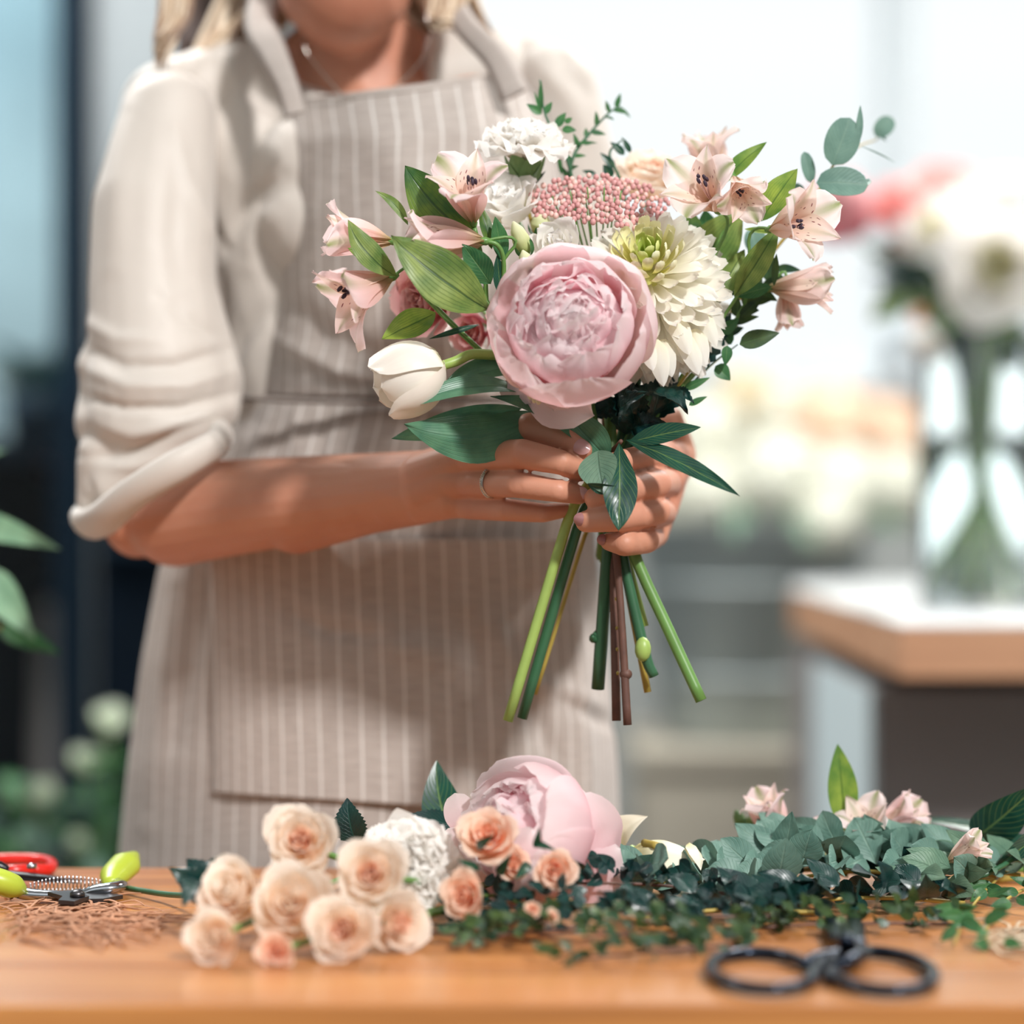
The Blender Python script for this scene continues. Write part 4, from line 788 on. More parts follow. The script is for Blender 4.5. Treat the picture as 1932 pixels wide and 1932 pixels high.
AL_leaves = {0: [((900, 455, 1.965), (764, 312, 1.97), 92, 'leaf_ald', dict(nrm=(-.3, .1, 1), bend=.06, fold=.12, side=-.05)), ((885, 452, 1.985), (772, 400, 1.99), 60, 'leaf_ald', dict(bend=.05)), ((928, 470, 1.965), (905, 385, 1.97), 26, 'leaf_ald', dict(nrm=(.4, .2, 1))), ((950, 495, 1.965), (934, 408, 1.96), 34, 'leaf_mid', dict(nrm=(.3, 0, 1)))],
 1: [((922, 585, 1.945), (738, 444, 1.925), 106, 'leaf_al', dict(nrm=(.15, .25, 1), bend=.10, fold=.10, side=-.07)), ((926, 536, 1.955), (872, 460, 1.94), 52, 'leaf_mid', dict(nrm=(-.1, .2, 1), bend=.08)), ((770, 425, 1.975), (708, 360, 1.975), 20, 'leaf_al', dict(side=.1)), ((945, 560, 1.965), (938, 480, 1.96), 24, 'leaf_dk', dict())],
 2: [((748, 522, 1.945), (656, 414, 1.94), 52, 'leaf_al', dict(nrm=(.2, .3, 1), side=-.12, bend=.06)), ((710, 492, 1.96), (656, 468, 1.955), 26, 'leaf_alb', dict())],
 3: [((822, 590, 1.965), (720, 640, 1.95), 62, 'leaf_alb', dict(nrm=(0, .5, 1), bend=.08, side=-.05)), ((905, 612, 1.985), (808, 640, 1.975), 12, 'leaf_dk', dict()), ((900, 588, 1.96), (850, 538, 1.955), 22, 'leaf_ald', dict(nrm=(.2, .8, .5)))],
 4: [((1300, 520, 2.03), (1400, 395, 2.02), 90, 'leaf_al', dict(nrm=(.2, .1, 1), bend=.08)), ((1310, 480, 2.02), (1300, 392, 2.02), 44, 'leaf_ald', dict()), ((1340, 500, 2.03), (1330, 395, 2.03), 60, 'leaf_mid', dict(nrm=(.3, .2, 1)))],
 5: [((1355, 350, 2.0), (1447, 268, 2.0), 34, 'leaf_alb', dict(nrm=(-.3, .3, 1), bend=.05)), ((1362, 345, 2.01), (1408, 300, 2.01), 20, 'leaf_mid', dict())],
 7: [((1435, 418, 1.995), (1505, 318, 1.99), 56, 'leaf_alb', dict(nrm=(-.2, .3, 1), bend=.06)), ((1385, 560, 2.0), (1470, 425, 1.99), 50, 'leaf_al', dict(nrm=(.3, .3, 1), bend=.08)), ((1340, 575, 2.0), (1405, 470, 2.01), 44, 'leaf_al', dict(nrm=(.3, .2, 1), bend=.06)), ((1455, 440, 1.99), (1405, 432, 2.0), 24, 'leaf_alb', dict(nrm=(0, .8, .6)))],
 8: [((1455, 540, 2.01), (1385, 560, 2.0), 30, 'leaf_mid', dict()), ((1460, 540, 2.0), (1465, 478, 2.0), 14, 'leaf_small', dict())]}
als = [o for o in bpy.data.objects if o.name.startswith('alstroemeria')]
for k, L_ in AL_leaves.items():
    for a, b, w, mt, kw in L_: leaf(als[k], a, b, w, mt, kind=kw.pop('kind', 'lance'), nu=8, nv=14, wave=.06, seed=a[0]*.1, **kw)
# unopened buds left of the peony
t = thing('alstroemeria_bud_cluster', P(885, 550, 1.95), 'green unopened alstroemeria buds just left of the pink peony', 'flower bud')
budm((905, 560, 1.945), (862, 546, 1.94), 22, t, 0, 'sepal'); budm((908, 552, 1.95), (888, 530, 1.945), 16, t, 1, 'sepal'); budm((912, 566, 1.95), (880, 572, 1.945), 14, t, 2, 'sepal')
tube('stem', [P(903, 558, 1.945), P(935, 600, 1.97), P(1010, 780, 1.99), P(1120, 890, 2.0)], .0016, M_['stem'], t)
# bent stalks of the left alstroemerias
for a in (((912, 455, 1.955), (938, 462, 1.955), (950, 490, 1.96), (948, 540, 1.965), (935, 580, 1.97)), ((895, 430, 1.96), (905, 470, 1.965), (915, 520, 1.97), (918, 580, 1.975)), ((845, 535, 1.97), (880, 550, 1.965), (915, 560, 1.965))):
    tube('stalk', [P(*q) for q in a], 4.5*2/FPX, M_['stem'], als[1], n=8)
flower('garden_rose', 'deep pink rose half hidden behind the left alstroemeria leaves', 'rose', proto_rose(M_['pink_deep'], M_['pink_deep'], 20, .7, .05), (825, 560, 2.03), (-.6, -.15, .6), 85, bind=(1135, 890, 2.03), end=(1135, 1060, 2.04), stem='stem', r=4)
flower('garden_rose', 'dusky pink rose tucked behind the pink peony on its left', 'rose', proto_rose(M_['pink_deep'], M_['pink_deep'], 14, .5, .05), (905, 620, 2.05), (-.5, -.2, .7), 55, bind=(1135, 890, 2.03), end=(1130, 1055, 2.04), stem='stem', r=4)
flower('lisianthus', 'white lisianthus petals hanging between the tulip and the peony', 'lisianthus', proto_rose(M_['white'], M_['white'], 7, 1., .05), (885, 625, 2.06), (-.3, -.8, .4), 44, bind=(1135, 890, 2.03), end=(1128, 1050, 2.04), stem='stem', r=4)
# eucalyptus
t = thing('eucalyptus_sprig', P(1560, 400, 2.03), 'blue-green eucalyptus sprig with round leaves at the far right of the bouquet', 'eucalyptus')
tube('stem', [P(1160, 890, 2.03), P(1300, 700, 2.05), P(1440, 500, 2.05), P(1520, 400, 2.04), P(1572, 312, 2.04), P(1622, 262, 2.05)], [.002, .0018, .0015, .0012, .0009, .0005], M_['stem_ol'], t, n=6, res=5)
for a, b, w, k in (((1570, 312, 2.03), (1604, 222, 2.03), 66, {}), ((1618, 275, 2.03), (1623, 198, 2.03), 14, dict(kind='lance')), ((1540, 345, 2.02), (1638, 350, 2.02), 62, dict(nrm=(0, .4, 1))), ((1625, 352, 2.02), (1642, 340, 2.04), 12, {}), ((1530, 345, 2.04), (1517, 286, 2.04), 26, {}), ((1500, 395, 2.05), (1505, 345, 2.05), 32, {}), ((1622, 275, 2.05), (1690, 308, 2.08), 3, dict(kind='lance')), ((1430, 480, 2.05), (1418, 430, 2.05), 44, {}), ((1420, 530, 2.05), (1388, 500, 2.05), 34, {})):
    leaf(t, a, b, w, 'leaf_euc', k.pop('nrm', (.1, .1, 1)), kind=k.pop('kind', 'round'), bend=.05, nu=8, nv=12, **k)
t = thing('eucalyptus_tip', P(1665, 250, 2.12), 'single small round eucalyptus leaf pair floating at the far upper right', 'eucalyptus')
leaf(t, (1652, 258, 2.14), (1684, 222, 2.14), 36, 'leaf_euc', (.1, .3, 1), kind='round', bend=.05); leaf(t, (1655, 245, 2.14), (1672, 267, 2.14), 9, 'leaf_euc', (.1, .3, 1), kind='lance')
tube('stem', [P(1650, 240, 2.14), P(1655, 262, 2.15), P(1622, 275, 2.12), P(1572, 312, 2.08)], [.0005, .0007, .0007, .0008], M_['stem_ol'], t, n=6)
# greenery: fine twigs with small pointed leaves
def sprig(name, label, cat, path, lv, mat='leaf_mid', stem='stem_dk', r=.0012, kind='ovate', group=None, jit=0, loc=None):
    pp = [P(*q) for q in path]; t = thing(name, loc or pp[0], label, cat, group); tube('stem', pp, [r*1.3, r, r*.4], M_[stem], t, n=6, res=5)
    for a, b, w in lv: leaf(t, a, b, w, mat, (random.Random(a[0]).uniform(-.5, .5), .3, 1), kind=kind, bend=.05, nu=6, nv=10, seed=a[0])
    return t
def auto(path, L, w, n, sd_, drp=0., sp=1.):
    r = random.Random(sd_); q = crom([Vector(p) for p in path], 8); out = []
    for k in range(n):
        f = (k+1)/(n+.5); i = min(int(f*(len(q)-1)), len(q)-2); p = q[i]; t = (q[i+1]-q[i]); a = math.atan2(t.y, t.x)+(1 if k % 2 else -1)*r.uniform(.5, 1.2)*sp
        l = L*r.uniform(.7, 1.2); out.append(((p.x, p.y, p.z), (p.x+math.cos(a)*l, p.y+math.sin(a)*l+drp*l, p.z+r.uniform(-.012, .006)), w*r.uniform(.8, 1.15)))
    return out
pa = [(1090, 480, 2.05), (1076, 320, 2.05), (1030, 220, 2.05), (1018, 150, 2.05)]
sprig('myrtle_sprig', 'tiny-leaved green sprig standing above the white carnation', 'greenery', pa, [((1022, 215, 2.05), (993, 196, 2.05), 18), ((1022, 205, 2.05), (1021, 150, 2.05), 12), ((1028, 215, 2.05), (1042, 192, 2.05), 15), ((1050, 240, 2.05), (1068, 212, 2.05), 20), ((1060, 245, 2.05), (1088, 246, 2.05), 18), ((1022, 212, 2.05), (1008, 172, 2.05), 8), ((1066, 232, 2.05), (1080, 222, 2.05), 12)])
pa = [(1070, 350, 2.06), (1082, 295, 2.06), (1110, 255, 2.07), (1150, 212, 2.08), (1172, 200, 2.09)]
sprig('myrtle_sprig', 'thin green twig reaching up right beside the carnation', 'greenery', pa, auto(pa, 26, 11, 14, 3)+[((1090, 270, 2.06), (1128, 270, 2.06), 8), ((1060, 330, 2.06), (1052, 276, 2.06), 10)])
pa = [(1190, 420, 2.06), (1170, 340, 2.06), (1150, 290, 2.06), (1176, 262, 2.06)]
sprig('ruscus_sprig', 'four dark glossy oval leaves above the pink rice flower', 'greenery', pa, [((1178, 292, 2.06), (1151, 268, 2.06), 18), ((1190, 288, 2.06), (1172, 258, 2.06), 13), ((1160, 318, 2.06), (1132, 288, 2.06), 18), ((1155, 335, 2.05), (1138, 310, 2.05), 22), ((1125, 330, 2.06), (1098, 322, 2.06), 12)], 'leaf_dk')
pa = [(1170, 880, 2.02), (1260, 720, 2.03), (1360, 640, 2.03), (1420, 560, 2.03), (1470, 500, 2.04)]
sprig('ruscus_sprig', 'branching green sprig filling the right side behind the chrysanthemum', 'greenery', pa, auto(pa[2:], 46, 24, 16, 8, sp=1.1)+[((1395, 650, 2.0), (1471, 628, 2.0), 40), ((1360, 560, 2.02), (1410, 520, 2.02), 30), ((1395, 600, 2.02), (1440, 560, 2.02), 24)], 'leaf_small')
pa = [(1180, 850, 2.03), (1270, 760, 2.03), (1340, 690, 2.03), (1392, 650, 2.02)]
sprig('ruscus_sprig', 'bright green leafy twig below the chrysanthemum, right edge of bouquet', 'greenery', pa, [((1350, 690, 2.01), (1378, 718, 2.01), 34), ((1345, 680, 2.01), (1300, 660, 2.02), 26), ((1380, 650, 2.02), (1352, 610, 2.02), 30), ((1290, 735, 2.0), (1340, 712, 2.0), 18), ((1300, 765, 2.0), (1335, 748, 2.0), 14), ((1372, 652, 2.0), (1368, 690, 2.0), 24), ((1360, 630, 2.01), (1395, 600, 2.01), 26)], 'leaf_mid')
t = thing('leafy_chrysanthemum_stem', P(1210, 760, 1.99), 'dark crinkled lobed leaves on a stem below the chrysanthemum', 'greenery')
for a, b, w, n_ in (((1170, 790, 1.985), (1222, 740, 1.955), 66, (-.2, .5, 1)), ((1225, 745, 1.985), (1298, 778, 1.955), 60, (.2, .8, .8)), ((1200, 800, 1.99), (1160, 700, 1.985), 70, (0, .2, 1)), ((1190, 810, 1.99), (1260, 800, 1.98), 56, (.2, .3, 1)), ((1270, 740, 1.98), (1310, 762, 1.965), 30, (.1, .5, 1)), ((1180, 820, 2.0), (1200, 720, 2.0), 80, (0, 0, 1)), ((1230, 790, 2.01), (1260, 680, 2.01), 90, (0, .1, 1)), ((1300, 700, 2.02), (1380, 590, 2.02), 60, (.1, .2, 1)), ((1170, 760, 2.01), (1110, 790, 2.01), 50, (0, .3, 1))):
    leaf(t, a, b, w, 'leaf_bk', n_, bend=.18, fold=.2, wave=.16, nu=8, nv=16, serr=.22, seed=a[0])
tube('stem', [P(1225, 745, 2.0), P(1190, 830, 2.005), P(1165, 900, 2.0), P(1168, 1010, 2.0), P(1215, 1225, 1.995), P(1234, 1276, 1.995)], [.003, .0035, .004, .004, .0042, .0038], M_['stem_dk'], t, n=10, res=5)
MB().ball(P(1213, 1225, 1.99), .0062, (1, 1, 1.5), 12).build('node', M_['stem_lt'], t)
t = thing('peony_foliage', P(1172, 832, 1.965), 'four long glossy dark leaves hanging over the gripping hand', 'greenery')
for a, b, w, mt, kw in (((1185, 835, 1.96), (1323, 806, 1.94), 42, 'leaf_dk', dict(nrm=(0, .45, 1), bend=.03)), ((1180, 830, 1.96), (1396, 936, 1.92), 40, 'leaf_dk', dict(nrm=(.05, .45, 1), bend=.06, wave=.12)), ((1168, 835, 1.96), (1167, 1001, 1.925), 66, 'leaf_dk', dict(nrm=(.1, .05, 1), bend=.06, wave=.06)), ((1128, 850, 1.955), (1140, 932, 1.935), 78, 'leaf_grey', dict(nrm=(-.3, .1, 1), bend=.10, fold=.2))):
    leaf(t, a, b, w, mt, nu=8, nv=18, fold=.14, kind='obovate' if w == 66 else 'lance', seed=a[0], **{k: v for k, v in kw.items() if k != 'fold'})
V, Fc, U = leafg(P(1108, 912, 1.938), P(1166, 918, 1.938), 26*1.94/FPX, D(0, .6, -.8), bend=-.12, fold=-.3, kind='lance'); put('leaf', V, Fc, M_['leaf_dk'], t, U)
tube('stem', [P(1172, 832, 1.962), P(1150, 860, 1.985), P(1150, 900, 2.0), P(1160, 1010, 1.995), P(1172, 1160, 1.99), P(1184, 1368, 1.985)], [.0015, .002, .0028, .0029, .0028, .0032], M_['stem_br'], t, n=10, res=6)
MB().ball(P(1181, 1272, 1.988), .0048, (1, 1, .9), 10).build('node', M_['stem_br'], t)
# other cut stems that end free below the fist
for lab, pts, r, mt in (('thick bright green cut stem, rightmost below the fist', [(1150, 780, 2.01), (1160, 900, 2.0), (1195, 1040, 1.995), (1262, 1190, 1.985), (1323, 1322, 1.975)], 11, 'stem_lt'),
  ('short yellowish green stem ending first below the fist', [(1150, 800, 2.02), (1158, 900, 2.01), (1180, 1040, 2.005), (1216, 1182, 2.0)], 8, 'stem_lt'),
  ('slim olive stem with a droplet end behind the knobbly stem', [(1150, 800, 2.02), (1156, 900, 2.015), (1172, 1040, 2.01), (1222, 1306, 2.01)], 7, 'stem_ol')):
    t = thing('green_twig', P(*pts[-1]), lab, 'flower stem'); tube('stem', [P(*q) for q in pts], r*2/FPX, M_['stem'] if r == 11 else M_[mt], t, n=12, res=5)
    if r == 11: MB().ball(P(1272, 1226, 1.985), .0022, (1, 1, 1), 6).build('node', M_['stem_br'], t)
# ---------------------------------------------------------------- things lying on the table
def TD(py, h=0.): return (CZ-TZ-h)*FPX/(py-900)
def T(px, py, h=.004): d = TD(py, h); return P(px, py, d)
rose_peach = proto_rose(M_['cream'], M_['peach'], 24, .75, .03); rose_cream = proto_rose(M_['cream'], M_['cream'], 20, .55, .03); rose_pk = proto_rose(M_['peach'], M_['peach_core'], 20, .9, .05)
def lying(name, label, cat, proto, c, d, size, stem_to, mat='stem', r=.0024, group=None, roll=0., sc=(1, 1, 1), back=.3, leaves=()):
    t = thing(name, P(*c), label, cat, group); inst(proto, t, P(*c), D(*d), size*c[2]/FPX, roll, sc)
    b = P(*c)-D(*d)*size*c[2]/FPX*back; e = Vector(stem_to); e.z = max(e.z, TZ+r+.001); m_ = b.lerp(e, .5); m_.z = lerp(b.z, e.z, .72)
    tube('stem', [b, m_, e], r, M_[mat], t, n=8, res=6)
    for a, b2, w, mt, kw in leaves: leaf(t, a, b2, w, mt, serr=.12, nu=8, nv=20, **kw)
    return t
lying('garden_rose', 'peach-centred cream rose highest in the pile of roses at left', 'rose', rose_peach, (570, 1592, 1.84), (-.05, .35, 1), 76, (-.02, 2.05, .76))
lying('garden_rose', 'peach-centred rose right of and below the highest rose in the pile', 'rose', rose_peach, (702, 1652, 1.80), (-.05, .25, 1), 74, (.05, 2.05, .76), roll=2, leaves=[((645, 1600, 1.95), (650, 1506, 1.97), 0.1, 'leaf_dk', {})])
lying('garden_rose', 'peach-centred rose lowest in the pile, nearest the table front', 'rose', rose_peach, (652, 1752, 1.745), (-.15, .15, 1), 72, (.02, 2.0, .76), roll=4)
lying('garden_rose', 'peach cream rose at the right foot of the rose pile', 'rose', rose_peach, (738, 1742, 1.775), (.55, .15, .8), 66, (.03, 2.0, .76), roll=1)
lying('garden_rose', 'cream white rose at the far left foot of the rose pile', 'rose', rose_cream, (414, 1765, 1.735), (-.35, .0, 1), 64, (-.14, 2.0, .76))
lying('garden_rose', 'off-white full rose behind the far left foot rose', 'rose', rose_cream, (452, 1690, 1.80), (-.45, .5, .8), 78, (-.12, 2.05, .76), roll=3)
lying('garden_rose', 'largest cream rose in the middle of the rose pile', 'rose', rose_cream, (548, 1712, 1.78), (.05, .4, 1), 90, (-.06, 2.05, .76), roll=5)
lying('garden_rose', 'small peach rosebud squeezed between the two front feet roses', 'rose', rose_pk, (522, 1796, 1.725), (-.1, .1, 1), 40, (-.05, 1.95, .76))
car2 = proto_carnation(46)
lying('carnation', 'large white ruffled bloom right of the rose pile', 'carnation', car2, (772, 1640, 1.88), (.1, .35, .95), 108, (.06, 2.1, .76), back=.1, roll=1)
t = thing('rose_leaf_sprig', T(300, 1690), 'dark green rose leaves at the left end of the rose pile', 'leaves')
tube('stem', [T(236, 1675, .005), T(320, 1688, .008), T(400, 1690, .02)], .0022, M_['stem_dk'], t)
for a, b, w, n_ in (((395, 1690, 1.86), (318, 1636, 1.84), 70, (0, .4, 1)), ((400, 1680, 1.87), (425, 1608, 1.86), 78, (-.2, .2, 1)), ((380, 1665, 1.85), (345, 1712, 1.80), 62, (.1, .7, .7)), ((410, 1690, 1.86), (352, 1620, 1.86), 80, (.3, .3, 1))): leaf(t, a, b, w, 'leaf_bk', n_, bend=.14, fold=.12, serr=.14, nv=22, nu=8, wave=.06)
for lab, a, b, w, n_ in (('serrated rose leaf above the pile between the highest rose and white bloom', (672, 1590, 1.98), (655, 1505, 1.98), 74, (-.3, .1, 1)), ('serrated dark rose leaf above the large white ruffled bloom', (856, 1560, 2.0), (762, 1540, 1.98), 46, (0, .5, 1))):
    t = thing('rose_leaf', T(a[0], 1692), lab, 'leaf'); leaf(t, a, b, w, 'leaf_bk', n_, bend=.12, fold=.16, serr=.16, nv=24, nu=8, name='blade')
    tube('petiole', [P(*a), T(a[0]+12, 1688, .003)], .0012, M_['stem_dk'], t)
t = thing('peony_leaf', T(862, 1680), 'large pointed dark leaf standing upright beside the lying peony', 'leaf')
leaf(t, (862, 1590, 2.02), (824, 1434, 2.03), 88, 'leaf_dk', (.1, .1, 1), bend=.06, fold=.12, nu=8, nv=16, side=-.08, name='blade'); tube('petiole', [P(862, 1590, 2.02), T(880, 1680, .003)], .0014, M_['stem_dk'], t)
pe2 = proto_peony(False)
t = lying('peony', 'pale pink peony lying on its side in the middle of the table', 'peony', pe2, (1040, 1588, 1.93), (-.62, .30, .55), 122, (.20, 2.12, .76), roll=1.2, back=.2)
for a, b, w, n_ in (((960, 1600, 1.93), (1110, 1500, 1.92), 190, (-.1, .75, .7)), ((1130, 1660, 1.93), (1080, 1500, 1.91), 150, (.5, .35, .8)), ((1060, 1680, 1.9), (1170, 1600, 1.93), 120, (.4, .1, 1)), ((985, 1690, 1.89), (1000, 1560, 1.87), 120, (-.2, 0, 1)), ((1100, 1560, 1.95), (1128, 1512, 1.95), 62, (.1, .1, 1)), ((880, 1570, 1.95), (858, 1496, 1.95), 62, (-.1, .2, 1)), ((900, 1600, 1.95), (835, 1572, 1.94), 44, (0, .4, 1))):
    V, Fc, U = leafg(P(*a), P(*b), w*a[2]/FPX, D(*n_), bend=.22, fold=-.12, wave=.05, kind='round', nu=12, nv=12, seed=w); put('petal', V, Fc, M_['pink_outer'], t, U)
t = thing('spray_rose', P(925, 1600, 1.86), 'branch of small peach spray roses in front of the lying peony', 'rose')
for c, s, d_ in (((922, 1585, 1.86), 60, (-.1, .5, .8)), ((884, 1690, 1.82), 50, (-.5, .1, .9)), ((1045, 1640, 1.85), 42, (.1, .1, 1)), ((960, 1630, 1.86), 36, (.5, .2, .8)), ((1005, 1715, 1.79), 16, (0, .2, 1)), ((1040, 1730, 1.78), 15, (.2, .4, 1))):
    inst(rose_pk, t, P(*c), D(*d_), s*c[2]/FPX, s, (1, 1, 1)); tube('stem', [P(*c)-D(*d_)*.3*s*c[2]/FPX, P(960, 1690, 1.92), T(1060, 1690, .01)], .0013, M_['stem'], t, n=6)
for a, b, w in (((900, 1600, 1.83), (935, 1575, 1.81), 20), ((905, 1640, 1.83), (862, 1622, 1.82), 16), ((1010, 1600, 1.84), (1018, 1560, 1.83), 16), ((1005, 1590, 1.84), (1050, 1605, 1.83), 15), ((940, 1650, 1.84), (965, 1610, 1.82), 22), ((1000, 1630, 1.85), (970, 1660, 1.83), 24)): leaf(t, a, b, w, 'leaf_dk', (.1, .3, 1), bend=.1)
t = thing('calla_lily', T(1230, 1680), 'creamy white calla lily lying right of the pink peony', 'calla lily')
M_['calla'] = petal_mat('calla_spathe', [(0, (226, 222, 160)), (.5, (250, 242, 214)), (1, (252, 246, 228))], .2, .05)
for a, b, w, n_, kw in (((1172, 1612, 2.02), (1222, 1540, 2.0), 60, (-.3, .3, 1), dict(bend=.14, fold=.35, side=-.15)), ((1195, 1600, 2.0), (1330, 1622, 1.98), 78, (0, .6, .8), dict(bend=.30, fold=-.25, side=.14)), ((1300, 1590, 1.99), (1322, 1642, 1.97), 40, (.5, .2, .8), dict(bend=.2, fold=-.3))):
    V, Fc, U = leafg(P(*a), P(*b), w*2/FPX, D(*n_), wave=.05, kind='lance', nu=10, nv=14, twist=25, **kw); put('spathe', V, Fc, M_['calla'], t, U)
tube('spadix', [P(1215, 1590, 1.99), P(1240, 1596, 1.975)], .003, M_['stem_ol'], t); tube('stem', [P(1195, 1604, 2.01), P(1120, 1640, 2.04), T(1000, 1672, .006)], .0042, M_['stem_lt'], t)
# eucalyptus and small-leaved branches
def branch(label, path, n, L, w, mat, sd_, kind, up=.5, r=.0016, cat='greenery', name='eucalyptus_branch', stem='stem_ol', sp=.01, hs=.30):
    rr = random.Random(sd_); pp = [T(x, y, .0)+Vector((0, 0, max(.002, h*hs))) for x, y, h in path]; t = thing(name, pp[0], label, cat)
    q = crom(pp, 8); tube('stem', pp, [r*1.2, r, r*.6], M_[stem], t, n=6, res=6)
    for k in range(n):
        f = (k+.6)/n; i = min(int(f*(len(q)-1)), len(q)-2); p = q[i]; d = (q[i+1]-q[i]).normalized(); s = d.cross(Vector((0, 0, 1))).normalized()*(1 if k % 2 else -1)
        v = (d*rr.uniform(.1, .7)+s*rr.uniform(.3, 1)+Vector((0, 0, 1))*rr.uniform(up-.55, up+.35)).normalized(); l = L*rr.uniform(.7, 1.15)*1.8/FPX
        a = p+Vector((rr.uniform(-sp, sp), rr.uniform(-sp, sp), rr.uniform(0, sp*1.2))); b = a+v*l; b.z = max(b.z, TZ+.004); a.z = max(a.z, TZ+.003)
        nn = (Vector((rr.uniform(-.6, .6), -1, rr.uniform(-.1, .9)))).normalized()
        V, F_, U = leafg(a, b, w*rr.uniform(.8, 1.15)*1.8/FPX, nn, bend=rr.uniform(-.05, .15), fold=.1, wave=.06, kind=kind, nu=6, nv=10, seed=k)
        put('leaf', V, F_, M_[mat], t, U)
    return t
E = [('broad grey-green eucalyptus leaves piled in the centre of the right heap', [(1830, 1700, .03), (1650, 1690, .06), (1500, 1700, .055), (1400, 1720, .03)], 30, 120, 84, 'leaf_euc', 1, 'obovate', .45),
 ('grey-green eucalyptus branch forming the top of the right heap', [(1880, 1690, .05), (1740, 1680, .075), (1580, 1680, .095), (1440, 1690, .065)], 26, 110, 76, 'leaf_euc', 2, 'ovate', .55),
 ('eucalyptus branch reaching left below the calla lily', [(1480, 1700, .04), (1350, 1700, .05), (1240, 1710, .055), (1200, 1720, .05)], 20, 105, 84, 'leaf_euc', 3, 'round', .3),
 ('dark eucalyptus branch low at the front of the right heap', [(1820, 1720, .02), (1700, 1722, .035), (1560, 1725, .035), (1400, 1740, .03)], 34, 96, 54, 'leaf_bk', 4, 'ovate', .25),
 ('eucalyptus branch at the right shoulder of the heap with drooping leaves', [(1925, 1690, .05), (1860, 1690, .065), (1800, 1700, .06), (1740, 1720, .03)], 18, 104, 60, 'leaf_grey', 5, 'ovate', .3),
 ('deep green leafy branch in shade behind the centre of the heap', [(1800, 1690, .03), (1600, 1680, .05), (1440, 1680, .045), (1250, 1690, .03)], 32, 100, 66, 'leaf_bk', 6, 'ovate', .4),
 ('mid green leafy branch between the calla lily and the scissors', [(1560, 1740, .02), (1420, 1740, .03), (1300, 1745, .03), (1200, 1750, .02)], 26, 84, 50, 'leaf_bk', 7, 'ovate', .3)]
for e in E: branch(e[0], e[1], *e[2:])
S2 = [('small-leaved dark sprig at the left tip of the front greens', [(1330, 1790, .012), (1150, 1790, .02), (980, 1785, .018), (850, 1790, .006)], 80, 44, 24, 'leaf_small', 11),
 ('small-leaved sprig crossing the middle of the front greens', [(1500, 1750, .015), (1320, 1770, .03), (1120, 1765, .035), (920, 1750, .03)], 84, 44, 26, 'leaf_bk', 12),
 ('olive-tipped sprig hanging lowest at the front of the greens', [(1420, 1790, .008), (1320, 1805, .012), (1180, 1815, .010), (1050, 1820, .006)], 60, 44, 24, 'leaf_small', 13),
 ('dark sprig raised between the spray roses and the eucalyptus', [(1400, 1730, .03), (1250, 1730, .045), (1080, 1740, .055), (940, 1740, .045)], 80, 48, 30, 'leaf_bk', 14),
 ('short dark sprig under the white ruffled bloom', [(1100, 1760, .01), (1000, 1775, .012), (900, 1765, .014), (810, 1755, .008)], 50, 44, 22, 'leaf_bk', 15),
 ('small-leaved sprig under the eucalyptus leaves beside the scissors', [(1800, 1752, .006), (1660, 1758, .012), (1500, 1762, .012), (1380, 1768, .008)], 60, 44, 26, 'leaf_small', 16)]
for l, p, n, L, w, m_, s in S2: branch(l, p, n, L, w, m_, s, 'ovate', .25, .0011, 'greenery', 'leafy_sprig', 'stem_br', .012, .5)
t = branch('fine leafy sprig drooping off the right end of the heap', [(1932, 1640, .03), (1880, 1690, .04), (1830, 1740, .03), (1800, 1790, .01)], 14, 62, 26, 'leaf_mid', 21, 'ovate', .1, .0011, 'greenery', 'leafy_sprig', 'stem_ol')
t = branch('trailing sprig at the right edge beside the pale shavings', [(1960, 1690, .03), (1900, 1720, .03), (1860, 1770, .015), (1880, 1800, .006)], 12, 60, 28, 'leaf_mid', 22, 'ovate', 0., .0011, 'greenery', 'leafy_sprig', 'stem_ol')
t = thing('leafy_branch', T(1900, 1650), 'large dark glossy leaves at the right edge behind the heap', 'greenery')
for a, b, w, n_ in (((1932, 1590, 2.08), (1705, 1545, 2.10), 34, (0, .8, .6)), ((1840, 1580, 2.05), (1960, 1478, 2.0), 96, (.2, .2, 1)), ((1960, 1590, 2.04), (1800, 1612, 2.06), 46, (0, .6, .8)), ((1990, 1550, 2.0), (1872, 1640, 2.0), 44, (.1, .1, 1))): leaf(t, a, b, w, 'leaf_dk', n_, bend=.06, nu=8, nv=14)
tube('stem', [T(1740, 1655, .012), T(1860, 1650, .02), P(1990, 1560, 2.05)], .002, M_['stem_dk'], t)
# alstroemerias lying at the back right of the table
for lab, hd, dr, sz, op, sd2, rl, st in (
 ('pink alstroemeria lying left of the upright bright leaf, back of the table', (1475, 1590, 2.06), (-.38, .88, .3), 118, .4, 31, .4, (1640, 1652)),
 ('open pink alstroemeria lying under the upright bright leaf', (1640, 1600, 2.05), (-.22, .8, .55), 112, .9, 32, 1.3, (1760, 1655)),
 ('pale alstroemeria with pointed petals aiming right on the table', (1655, 1578, 2.06), (.72, .60, .3), 110, .35, 33, .1, (1560, 1655)),
 ('faded alstroemeria lying among the eucalyptus at the right', (1790, 1625, 1.98), (.72, .55, .4), 84, .4, 34, .6, (1700, 1668)),
 ('half-open alstroemeria low at the left end of the lying stems', (1520, 1606, 2.07), (.25, .55, .7), 84, .7, 35, .9, (1600, 1652))):
    t = thing('alstroemeria', P(*hd), lab, 'alstroemeria'); inst(proto_alstro(op, sd2 % 2 == 0, sd2), t, P(*hd), D(*dr), sz*hd[2]/FPX, rl)
    tube('stem', [P(*hd), P(*hd)-D(*dr)*.015, T(*st, .006)], .0018, M_['stem'], t, n=8)
